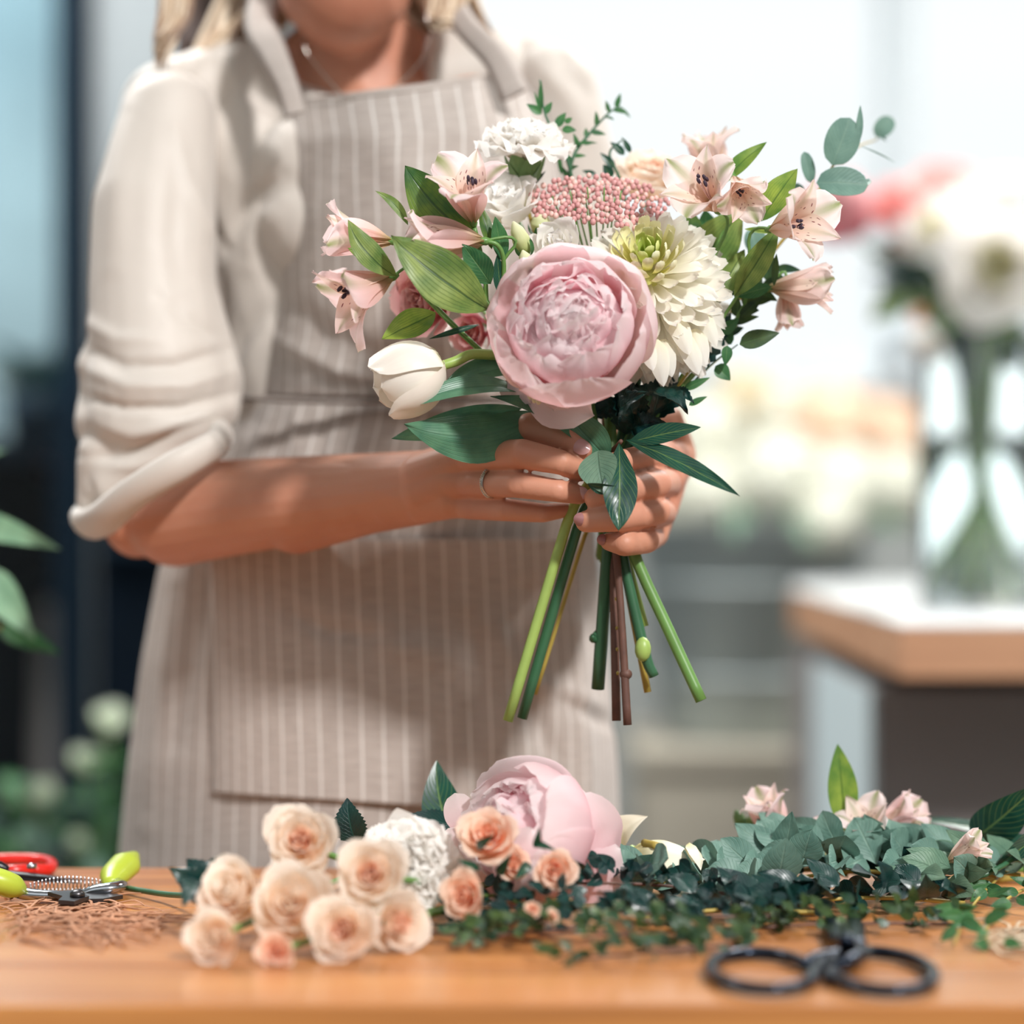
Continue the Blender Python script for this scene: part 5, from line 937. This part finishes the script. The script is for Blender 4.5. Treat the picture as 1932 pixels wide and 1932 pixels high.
t = bpy.data.objects['alstroemeria.011']; leaf(t, (1594, 1570, 2.05), (1580, 1403, 2.05), 58, 'leaf_alb', (.1, .05, 1), bend=.04, nu=8, nv=16, kind='lance')
t = thing('alstroemeria_bud_cluster', T(1385, 1655), 'small green buds on a stalk at the left end of the lying alstroemerias', 'flower bud')
budm((1402, 1562, 2.09), (1388, 1528, 2.09), 24, t, 0, 'sepal'); budm((1412, 1556, 2.08), (1422, 1540, 2.08), 20, t, 1, 'sepal'); budm((1385, 1612, 2.07), (1378, 1586, 2.07), 24, t, 1, 'sepal')
tube('stem', [P(1400, 1560, 2.09), P(1390, 1620, 2.09), T(1420, 1655, .006)], .0014, M_['stem'], t)
for k, (y, x0, x1, mt) in enumerate(((1604, 1180, 1640, 'stem_dk'), (1616, 1200, 1700, 'stem_lt'), (1630, 1190, 1560, 'stem'), (1622, 1700, 1990, 'stem_dk'), (1640, 1650, 1990, 'stem'), (1660, 1820, 1990, 'stem_ol'))):
    h = .315-(y-900)*2.09/FPX; t = thing('green_twig', T(x0, 1655), ('dark green cut stalk', 'pale jointed cut stalk', 'mid green cut stalk', 'dark stalk', 'green stalk', 'olive stalk')[k]+(' highest of those lying behind the calla lily', ' second of those lying behind the calla lily', ' lowest of those lying behind the calla lily', ' highest of those lying at the right table edge', ' second of those lying at the right table edge', ' lowest of those lying at the right table edge')[k], 'stalk')
    tube('stem', [P(x0, y+6, 2.09-k*.004), P((x0+x1)/2, y-3, 2.09-k*.004), P(x1, y+2, 2.08-k*.004)], .0030, M_[mt], t, n=8)
# ikebana scissors with two big loops
M_['iron'] = plain('black_iron', (34, 44, 58), .22, .7, var=.1)
t = thing('scissors', T(1600, 1790, 0), 'black florist scissors with two big loop handles at the front right', 'scissors')
def loop(cx, cy, a, b, a0, a1, n=26, h=.0055):
    out = []; d0, d1 = TD(cy-b, h), TD(cy+b, h); dc, dr = (d0+d1)/2, (d0-d1)/2; xc = (cx-966)*dc/FPX; ra = a*dc/FPX
    for k in range(n+1): an = math.radians(lerp(a0, a1, k/n)); out.append(Vector((xc+ra*math.cos(an), dc+dr*math.sin(an), TZ+h)))
    return out
l1 = loop(1437, 1832, 96, 34, 20, 352); l2 = loop(1658, 1832, 100, 37, 172, -168)
tube('handle', [T(1612, 1775, .009), T(1580, 1800, .008), T(1535, 1808, .007)]+l1+[T(1560, 1812, .006)], .0042, M_['iron'], t, n=10, res=3)
tube('handle', [T(1570, 1770, .013), T(1625, 1795, .012), T(1585, 1820, .009)]+l2[3:]+[T(1640, 1795, .008)], .0042, M_['iron'], t, n=10, res=3)
for s, n_ in ((0, 'blade'), (1, 'blade')):
    a, b = T(1595+s*14, 1782, .010+s*.004), T(1560+s*50, 1715, .006); V, Fc, U = tubeg([a, a.lerp(b, .5), b], [.009, .008, .001], 8, 4, True, .3, (0, 0, 1)); put(n_, V, Fc, M_['iron'], t, U)
Vp, Fp = lathe([(0, .0), (.006, 0), (.006, .004), (.004, .006), (0, .006)], 16, T(1597, 1780, .016)); put('pivot', Vp, Fp, M_['iron'], t)
# pruners
M_['chrome'] = plain('chrome', (186, 190, 196), .16, 1., var=.03); M_['steel_dk'] = plain('dark_steel', (82, 80, 82), .35, .9, var=.15)
M_['grip_g'] = plain('lime_rubber', (176, 192, 62), .35, var=.05); M_['grip_r'] = plain('red_plastic', (206, 38, 30), .25, var=.05); M_['black_pl'] = plain('black_blade', (26, 26, 32), .3, .3)
t = thing('pruning_shears', T(145, 1690, 0), 'open pruning shears with lime green grips and coil spring at the left', 'pruning shears')
tube('grip', [P(208, 1668, 2.0), P(216, 1652, 2.02), P(236, 1632, 2.04), P(254, 1613, 2.06)], [.0055, .0115, .0125, .004], M_['grip_g'], t, n=14, res=5, flat=.8)
tube('grip', [P(40, 1682, 1.98), P(22, 1672, 1.97), P(-10, 1662, 1.965), P(-60, 1654, 1.97)], [.005, .0115, .0125, .008], M_['grip_g'], t, n=14, res=5, flat=.8)
tube('handle', [P(150, 1690, 1.985), P(178, 1680, 1.985), P(208, 1676, 1.985), P(226, 1670, 1.995), P(212, 1662, 2.01)], [.004, .006, .0065, .006, .005], M_['chrome'], t, n=12, res=5, flat=.7)
tube('handle', [P(148, 1692, 1.98), P(105, 1690, 1.975), P(60, 1688, 1.975), P(32, 1682, 1.98), P(36, 1672, 1.985)], [.004, .0055, .0065, .0065, .005], M_['chrome'], t, n=12, res=5, flat=.7)
sp_ = []; A_, B_ = P(56, 1674, 2.0), P(202, 1670, 2.02)
for k in range(20*10+1):
    u = k/200; an = u*20*2*math.pi; c_ = A_.lerp(B_, u)+Vector((0, 0, .0022*math.sin(math.pi*u))); rs_ = .0028+.0028*math.sin(math.pi*u); sp_.append(c_+Vector((0, math.cos(an), math.sin(an)))*rs_)
V, Fc, U = tubeg(sp_, .0006, 5, 1); put('spring', V, Fc, M_['chrome'], t, U)
def plate(pts, z, th): n = len(pts); V = [T(x, y, z) for x, y in pts]; V2 = [v+Vector((0, 0, th)) for v in V]; return V+V2, [tuple(range(n))[::-1], tuple(range(n, 2*n))]+[(i, (i+1) % n, n+(i+1) % n, n+i) for i in range(n)]
V, Fc = plate([(150, 1684), (190, 1690), (232, 1696), (195, 1703), (150, 1704), (125, 1697)], .003, .003); put('blade', V, Fc, M_['steel_dk'], t, None, False)
V, Fc = plate([(90, 1690), (150, 1686), (168, 1698), (140, 1708), (110, 1706), (118, 1698)], .0065, .003); put('blade', V, Fc, M_['steel_dk'], t, None, False)
Vp, Fp = lathe([(0, 0), (.0055, 0), (.0055, .003), (.003, .005), (0, .0052)], 16, T(146, 1692, .0095)); put('pivot', Vp, Fp, M_['steel_dk'], t)
t = thing('trimming_scissors', T(30, 1656, 0), 'black-bladed trimming scissors with red handle behind the green pruning shears', 'scissors')
rl_ = [P(x, y, d) for x, y, d in ((62, 1640, 2.07), (92, 1640, 2.08), (96, 1628, 2.11), (70, 1621, 2.13), (10, 1620, 2.13), (-60, 1622, 2.13), (-90, 1632, 2.1), (-50, 1642, 2.07), (20, 1642, 2.06), (62, 1640, 2.07))]
tube('handle', rl_, .0048, M_['grip_r'], t, n=12, res=5, flat=.9)
for a, b, z in (((0, 1648), (158, 1662), .012), ((8, 1654), (150, 1666), .006)):
    V, Fc, U = tubeg([P(a[0]-20, a[1]-4, 2.04), P(60, a[1]+4, 2.035), P(b[0], b[1], 2.03)], [.007, .006, .0008], 8, 4, True, .35, (0, 0, 1)); put('blade', V, Fc, M_['black_pl'], t, U)
Vp, Fp = lathe([(0, 0), (.004, 0), (.004, .003), (0, .004)], 14, P(60, 1638, 2.04)); put('pivot', Vp, Fp, M_['chrome'], t)
tube('handle', [P(-40, 1640, 2.03), P(-5, 1634, 2.03), P(15, 1642, 2.03)], [.004, .0045, .003], M_['black_pl'], t, n=10)
# raffia heaps
M_['raffia'] = plain('raffia_brown', (176, 128, 98), .8, var=.25, vs=60); M_['raffia_g'] = plain('raffia_pale', (196, 176, 150), .8, var=.25, vs=60)
def raffia(label, x0, x1, y0, y1, n, mt, sd_):
    rr = random.Random(sd_); mb = MB()
    for k in range(n):
        x, y = (lerp(x0, x1, rr.betavariate(1.4, 1.8)), lerp(y0, y1, rr.betavariate(2.2, 2.2))); p = T(x, y, .003); a = rr.uniform(-.5, .5); pts = []
        for j in range(6): pts.append(Vector((p.x, p.y, TZ+.0014+rr.uniform(0, .004)*(1 if j % 5 else 0)))); a += rr.uniform(-.8, .8); p = p+Vector((math.cos(a)*.013, math.sin(a)*.016, 0))
        for q in pts: q.x = min(max(q.x, T(x0-130, 1730).x), T(x1+130, 1730).x); q.y = min(max(q.y, 1.66), 2.12)
        mb.tube(pts, [.0004, .0013, .0013, .0004], 5, 3, True, .4)
    return tag(mb.build('raffia', M_[mt], None), label, 'raffia', kind='stuff')
raffia('tangled brown raffia fibres on the table before the pruning shears', -30, 240, 1694, 1772, 130, 'raffia', 3)
raffia('pale raffia shavings on the table at the far right edge', 1830, 1960, 1740, 1800, 60, 'raffia_g', 4)
# ---------------------------------------------------------------- background: vase arrangement, bucket of hydrangeas, left plants
m, nt, b = base('vase_glass', .0); b.inputs['Transmission Weight'].default_value = 1; b.inputs['IOR'].default_value = 1.45; b.inputs['Base Color'].default_value = (.93, .98, .98, 1); M_['glass'] = m
m, nt, b = base('water', .0); b.inputs['Transmission Weight'].default_value = 1; b.inputs['IOR'].default_value = 1.33; b.inputs['Base Color'].default_value = (.95, .99, .99, 1); M_['water'] = m
VD = 3.35; vb = P(1845, 0, VD); vb.z = DZ; vr = 112*VD/FPX; vh = .345
vase = thing('glass_vase', vb, 'clear glass cylinder vase of water standing on the white display table', 'vase')
V, Fc = lathe([(0, .0005), (vr-.004, .0005), (vr, .005), (vr, vh-.003), (vr-.0015, vh), (vr-.003, vh-.003), (vr-.003, .018), (vr-.008, .014), (0, .014)], 48, vb); put('cylinder', V, Fc, M_['glass'], vase)
V, Fc = lathe([(0, .0145), (vr-.0085, .0145), (vr-.0035, .0185), (vr-.0035, .20), (0, .20)], 48, vb); put('water', V, Fc, M_['water'], vase)
vc = vb+Vector((0, 0, .17)); vt = vb+Vector((0, 0, vh))
def vflower(nm, label, cat, proto, px, py, dd, d, size, k, stem='stem', over=None, sc=(1, 1, 1), roll=0.):
    c = P(px, py, VD+dd); t = thing(nm, c, label, cat); inst(proto, t, c, D(*d), size*(VD+dd)/FPX, roll, sc, over)
    a = k*2.4; rim = vt+Vector(((c.x-vt.x)*.28, (c.y-vt.y)*.28, .0)); lim = vr*.72
    rim.x = min(max(rim.x, vt.x-lim), vt.x+lim); ctr = vc+Vector((math.cos(a)*.006, math.sin(a)*.006, 0)); ft = vb+Vector((-(c.x-vt.x)*.3+math.cos(a)*.012, math.sin(a)*vr*.55, .02)); ft.x = min(max(ft.x, vb.x-vr*.7), vb.x+vr*.7)
    tube('stem', [c-D(*d)*size*.3*VD/FPX, rim, ctr, ft], [.0022, .0028, .003, .003], M_[stem], t, n=8, res=6); return t
wp = proto_rose(M_['white'], M_['mum_mid'], 22, 1., .08, .2); pkp = proto_rose(M_['pink_deep'], M_['pink_deep'], 18, .6, .05)
M_['coral'] = petal_mat('coral_petal', [(0, (250, 160, 150)), (1, (252, 206, 202))], .5)
crl = proto_rose(M_['coral'], M_['coral'], 18, .8, .06)
vflower('peony', 'big white peony with yellow heart in the vase at the right edge', 'peony', wp, 1882, 515, -.06, (-.15, .2, 1), 128, 0)
vflower('peony', 'white ruffled bloom left of the big yellow-hearted peony in the vase', 'peony', wp, 1770, 445, -.02, (-.4, .5, .8), 74, 1)
vflower('lisianthus', 'white bloom high in the vase above the big peony', 'lisianthus', li, 1850, 395, .02, (-.1, .7, .7), 64, 2)
vflower('lisianthus', 'topmost small white bloom in the vase at the picture edge', 'lisianthus', li, 1905, 355, .03, (0, .9, .4), 42, 3)
vflower('garden_rose', 'coral pink rose in the vase beside the eucalyptus', 'rose', crl, 1705, 400, .02, (-.5, .4, .7), 62, 4)
vflower('garden_rose', 'broad pink bloom at the top of the vase arrangement', 'rose', crl, 1785, 368, .07, (-.1, .8, .5), 66, 5)
vflower('tulip', 'dusty pink tulip leaning far left out of the vase arrangement', 'tulip', proto_tulip(), 1583, 400, .0, (-.25, .95, .1), 66, 6, over={'tulip_petal': M_['pink_deep']})
vflower('lisianthus', 'small white bloom drooping at the left rim of the vase', 'lisianthus', li, 1762, 640, -.08, (-.5, -.5, .6), 44, 7)
vflower('garden_rose', 'little orange bud low in the vase arrangement', 'rose', rose_pk, 1738, 600, -.05, (-.6, .2, .6), 20, 8)
vflower('lisianthus', 'small cream bud hanging left of the vase foliage', 'lisianthus', li, 1700, 470, .0, (-.8, .2, .5), 32, 9)
t = thing('vase_foliage', vt, 'mixed dark and bright green leaves spilling from the glass vase', 'greenery')
rr = random.Random(9)
for (x, y, x1, y1, w, mt) in ((1700, 560, 1642, 606, 44, 'leaf_alb'), (1780, 610, 1690, 555, 50, 'leaf_al'), (1790, 560, 1650, 480, 40, 'leaf_bk'), (1800, 600, 1690, 520, 46, 'leaf_dk'), (1820, 640, 1750, 560, 60, 'leaf_bk'), (1830, 700, 1770, 590, 60, 'leaf_bk'), (1850, 720, 1850, 620, 60, 'leaf_dk'), (1880, 720, 1932, 640, 54, 'leaf_bk'), (1840, 760, 1800, 680, 54, 'leaf_bk'), (1790, 480, 1815, 425, 30, 'leaf_mid'), (1880, 440, 1845, 410, 30, 'leaf_mid'), (1750, 500, 1630, 470, 36, 'leaf_mid'), (1760, 540, 1625, 520, 20, 'leaf_bk'), (1860, 600, 1780, 640, 50, 'leaf_mid'), (1930, 680, 1890, 600, 50, 'leaf_al'), (1720, 545, 1655, 540, 24, 'leaf_dk'), (1840, 650, 1760, 600, 70, 'leaf_bk'), (1860, 660, 1930, 600, 70, 'leaf_bk'), (1830, 620, 1800, 520, 60, 'leaf_mid'), (1850, 690, 1900, 640, 60, 'leaf_dk'), (1800, 560, 1730, 500, 50, 'leaf_al'), (1840, 720, 1790, 650, 60, 'leaf_dk')):
    leaf(t, (x, y, VD+rr.uniform(-.03, .05)), (x1, y1, VD+rr.uniform(-.05, .05)), w*1.3, mt, (.1, .3, 1), bend=.1)
for k in range(17):
    a = k*2.4; e = vt+Vector((math.cos(a)*.03, math.sin(a)*.03, .05)); f0 = vb+Vector((-math.cos(a)*vr*.8, -math.sin(a)*vr*.8, .02))
    tube('stem', [e, vc+Vector((math.cos(a)*.012, math.sin(a)*.012, .0)), f0], .0028, M_[('stem', 'stem_dk', 'stem_lt')[k % 3]], t, n=7)
# bucket of hydrangeas on a pedestal
M_['zinc'] = plain('zinc', (166, 176, 176), .5, .35, var=.08, vs=8); M_['ped'] = plain('pedestal_beige', (172, 166, 152), .8, var=.03)
HD = 4.5; pz = P(0, 1395, HD).z; hx = P(1425, 0, HD).x
ped = thing('pedestal', (hx+.04, HD+.05, 0), 'plain beige pedestal under the zinc flower bucket', 'pedestal'); MB().box((hx-.20, HD-.16, 0), (hx+.24, HD+.30, pz), .008).build('block', M_['ped'], ped, False); MB().box((hx-.21, HD-.17, pz-.03), (hx+.25, HD+.31, pz-.0005), .004).build('top', M_['ped'], ped, False)
bk = thing('zinc_bucket', (hx, HD+.05, pz), 'grey zinc bucket full of hydrangeas behind the held bouquet', 'bucket')
bh = P(0, 985, HD).z-pz; V, Fc = lathe([(0, .001), (.150, .001), (.155, .006), (.197, bh-.006), (.203, bh-.003), (.203, bh), (.195, bh), (.191, bh-.01), (.149, .01), (0, .01)], 48, (hx, HD+.05, pz)); put('body', V, Fc, M_['zinc'], bk)
for z in (.3, .72): V, Fc = lathe([(.155+.042*z+.002, bh*z-.006), (.155+.042*z+.008, bh*z), (.155+.042*z+.002, bh*z+.006)], 48, (hx, HD+.05, pz)); put('rib', V, Fc, M_['zinc'], bk)
M_['hyd'] = plain('hydrangea_cream', (224, 225, 210), .6, var=.05, vs=25); M_['hyd2'] = plain('hydrangea_peach', (240, 208, 180), .6, var=.05, vs=25); M_['hyd3'] = plain('hydrangea_tan', (218, 204, 172), .6, var=.06, vs=25)
def hyd_mesh(sd_, n=120):
    rr = random.Random(sd_); mb = MB()
    for k in range(n):
        z = 1-2*(k+.5)/n; z = z*.85+.15; a = k*GA; s = math.sqrt(max(0, 1-z*z)); c = Vector((math.cos(a)*s, math.sin(a)*s, z))*rr.uniform(.86, 1.03); fr = frame(c).to_3x3(); ro = rr.uniform(0, 1.5)
        for q in range(4):
            an = ro+q*math.pi/2; u = Vector((math.cos(an), math.sin(an), .12)); v = Vector((-math.sin(an), math.cos(an), 0)); w = .085
            pts = [Vector((0, 0, 0)), u*.08+v*w, u*.17+v*w*.5+Vector((0, 0, .01)), u*.17-v*w*.5+Vector((0, 0, .01)), u*.08-v*w]; mb.add([c+fr @ p for p in pts], [(0, 1, 2, 3, 4)])
    mb.ball((0, 0, .1), .8, (1, 1, 1), 14); return mesh('florets', mb.V, mb.F, mb.U, None)
hms = [hyd_mesh(k) for k in range(3)]
names = ['left-hand upper cream hydrangea in the zinc bucket', 'cream hydrangea at the top middle of the zinc bucket', 'peach hydrangea in the zinc bucket', 'pale peach hydrangea nearest the glass vase', 'lower left cream hydrangea behind the gripping hand', 'central cream hydrangea in the zinc bucket', 'cream hydrangea below the peach one', 'hydrangea beside the vase below the pale peach one', 'lowest hydrangea overhanging the bucket rim', 'smallest hydrangea at the left rim of the bucket', 'tan-tinted hydrangea between bouquet greens and the peach one']
for k, (x, y, r, mt, dd) in enumerate(((1325, 830, 88, 'hyd', .0), (1460, 800, 92, 'hyd', .08), (1570, 800, 84, 'hyd2', .0), (1665, 830, 82, 'hyd2', .08), (1340, 940, 84, 'hyd', -.08), (1470, 905, 95, 'hyd', -.10), (1585, 925, 90, 'hyd', -.08), (1680, 925, 80, 'hyd', .0), (1560, 985, 62, 'hyd', -.17), (1280, 985, 50, 'hyd', -.02), (1400, 752, 62, 'hyd3', .05))):
    d_ = HD+.05+dd; c = P(x, y, d_); t = thing('hydrangea', c, names[k], 'hydrangea'); me = hms[k % 3].copy(); me.materials.append(M_[mt]); R = r*d_/FPX
    o = bpy.data.objects.new('florets', me); link(o, t, Matrix.Translation(c) @ frame(D((x-1460)/160, .8, .5-dd*2)) @ Matrix.Scale(R, 4)); tag(o, kind='stuff')
    tube('stem', [c, Vector((lerp(c.x, hx, .6), lerp(c.y, HD+.05, .6), pz+bh*.9)), Vector((hx, HD+.05, pz+.05))], .004, M_['stem'], t, n=7)
t = thing('hydrangea_leaves', (hx, HD+.05, pz+bh), 'green leaves under the hydrangeas at the bucket rim', 'greenery')
for a, b_, w in (((1500, 960, HD-.1), (1530, 1035, HD-.18), 50), ((1400, 960, HD-.1), (1380, 1020, HD-.16), 50), ((1640, 960, HD), (1690, 1010, HD-.1), 50)): leaf(t, a, b_, w, 'leaf_grey', (0, .5, .8), bend=.1)
# plant at the left picture edge
pot = thing('potted_plant', (P(-190, 0, 2.45).x, 2.5, 0), 'leafy green plant reaching in at the left picture edge', 'plant')
pc = P(-190, 0, 2.45); V, Fc = lathe([(0, .001), (.10, .001), (.13, .30), (.135, .31), (.125, .31), (.12, .28), (0, .28)], 32, (pc.x, 2.5, 0)); put('pot', V, Fc, M_['zinc'], pot)
tube('stem', [(pc.x, 2.5, .27), P(-170, 1500, 2.5), P(-110, 1150, 2.47), P(-90, 820, 2.45)], [.006, .005, .004, .002], M_['stem_ol'], pot)
for a, b_, w, mt in (((-95, 978, 2.36), (115, 1037, 2.32), 62, 'leaf_plant'), ((-40, 1075, 2.36), (66, 1208, 2.32), 78, 'leaf_plant'), ((-60, 1230, 2.33), (-20, 1120, 2.33), 86, 'leaf_plant'), ((0, 1185, 2.38), (113, 1234, 2.36), 46, 'leaf_mid'), ((-130, 900, 2.46), (14, 848, 2.44), 30, 'leaf_plant'), ((-110, 1150, 2.5), (-20, 1100, 2.45), 60, 'leaf_plant')):
    leaf(pot, a, b_, w, mt, (.15, .3, 1), bend=.08, nu=8, nv=14, name='leaf'); tube('petiole', [P(-125, lerp(a[1], 1100, .3), 2.48), P(*a)], .0015, M_['stem_ol'], pot, n=6)
# white roses in a tall bucket by the dark cooler
bz = thing('flower_bucket', (P(130, 0, 3.3).x, 3.3, 0), 'tall dark bucket of pale roses on the floor at the lower left', 'bucket'); bc = P(120, 0, 3.3)
V, Fc = lathe([(0, .001), (.10, .001), (.12, .42), (.125, .43), (.115, .43), (.11, .02), (0, .02)], 32, (bc.x, 3.3, 0)); put('body', V, Fc, M_['navy'], bz)
M_['greenwhite'] = petal_mat('greenish_white', [(0, (180, 200, 150)), (1, (226, 236, 222))], .2)
gw = proto_rose(M_['greenwhite'], M_['greenwhite'], 12, .3, .03)
for k, (x, y, r, dd) in enumerate(((207, 1375, 46, 0), (166, 1448, 38, .02), (76, 1510, 40, 0), (150, 1600, 30, .05), (40, 1600, 28, .05))):
    c = P(x, y, 3.3+dd); t = thing('garden_rose', c, ('greenish white rose highest beside the apron at lower left', 'pale green rose second highest beside the apron', 'pale green rosebud lowest left above the red-handled scissors', 'dim pale rose low beside the apron edge', 'dim pale rosebud at the lower left corner above the scissors')[k], 'rose')
    inst(gw, t, c, D(.1, 1, .4), r*3.3/FPX, k); tube('stem', [c, c-Vector((0, 0, .1)), Vector((lerp(c.x, bc.x, .5), 3.3, .4)), Vector((bc.x, 3.3, .05))], .003, M_['stem'], t, n=7)
    for s in (-1, 1): leaf(t, (x, y+r*1.6, 3.3+dd), (x+s*50, y+r*1.6-18+20*(k % 2), 3.28+dd), 34, 'leaf_mid', (0, .6, .8), bend=.1)
t = thing('bucket_greenery', (bc.x, 3.3, .43), 'grey-green foliage in the tall dark bucket behind the scissors', 'greenery'); rr = random.Random(2)
for k in range(34):
    x, y = rr.uniform(-10, 220), rr.uniform(1500, 1680); leaf(t, (x, y, 3.32+rr.uniform(-.05, .06)), (x+rr.uniform(-60, 60), y-rr.uniform(20, 60), 3.32+rr.uniform(-.08, .05)), 40, ('leaf_euc', 'leaf_mid', 'leaf_grey')[k % 3], (rr.uniform(-.5, .5), .4, 1), bend=.1)
for k in range(8): tube('stem', [P(20+k*26, 1600+k % 3*20, 3.33), Vector((bc.x+(k-4)*.01, 3.33, .4)), Vector((bc.x, 3.32, .05))], .002, M_['stem_dk'], t, n=6)
# dark red flower inside the cooler, on its shelf
M_['burg'] = petal_mat('burgundy', [(0, (90, 20, 40)), (1, (120, 36, 56))], .1)
c = P(120, 890, 4.6); t = thing('garden_rose', c, 'dark burgundy rose inside the cooler behind the sleeve', 'rose'); inst(proto_rose(M_['burg'], M_['burg'], 14, .5, .04), t, c, D(.2, .6, .8), 52*4.6/FPX)
tube('stem', [c, c-Vector((0, -.02, .2)), c-Vector((.02, -.05, .7))], .004, M_['stem_dk'], t)
t = thing('cooler_vase', (P(180, 0, 4.75).x, 4.75, .1), 'tall dim grey vase inside the dark lower half of the cooler', 'vase')
V, Fc = lathe([(0, .001), (.05, .001), (.06, .2), (.045, .72), (.05, .74), (.04, .74), (.035, .3), (0, .2)], 24, (P(120, 0, 4.75).x, 4.75, .1)); put('body', V, Fc, M_['plinth'], t)

t = thing('added_shelf_plant', P(90, 840, 4.6), 'dim dark leafy plant on the cooler shelf at the left edge', 'plant'); rr = random.Random(6); pb = P(70, 0, 4.65)  # added plant, its dark leaves stand in for the panel's fade to dark
V, Fc = lathe([(0, .001), (.05, .001), (.06, .09), (.052, .09), (0, .08)], 20, (pb.x, 4.65, shz)); put('pot', V, Fc, M_['navy'], t)
for k in range(26):
    a = (70+rr.uniform(-30, 30), 760+rr.uniform(-40, 30), 4.65); leaf(t, a, (a[0]+rr.uniform(-90, 70), a[1]-rr.uniform(-20, 110), 4.65+rr.uniform(-.08, .1)), 44, 'leaf_bk', (rr.uniform(-.5, .5), .4, 1), bend=.1)
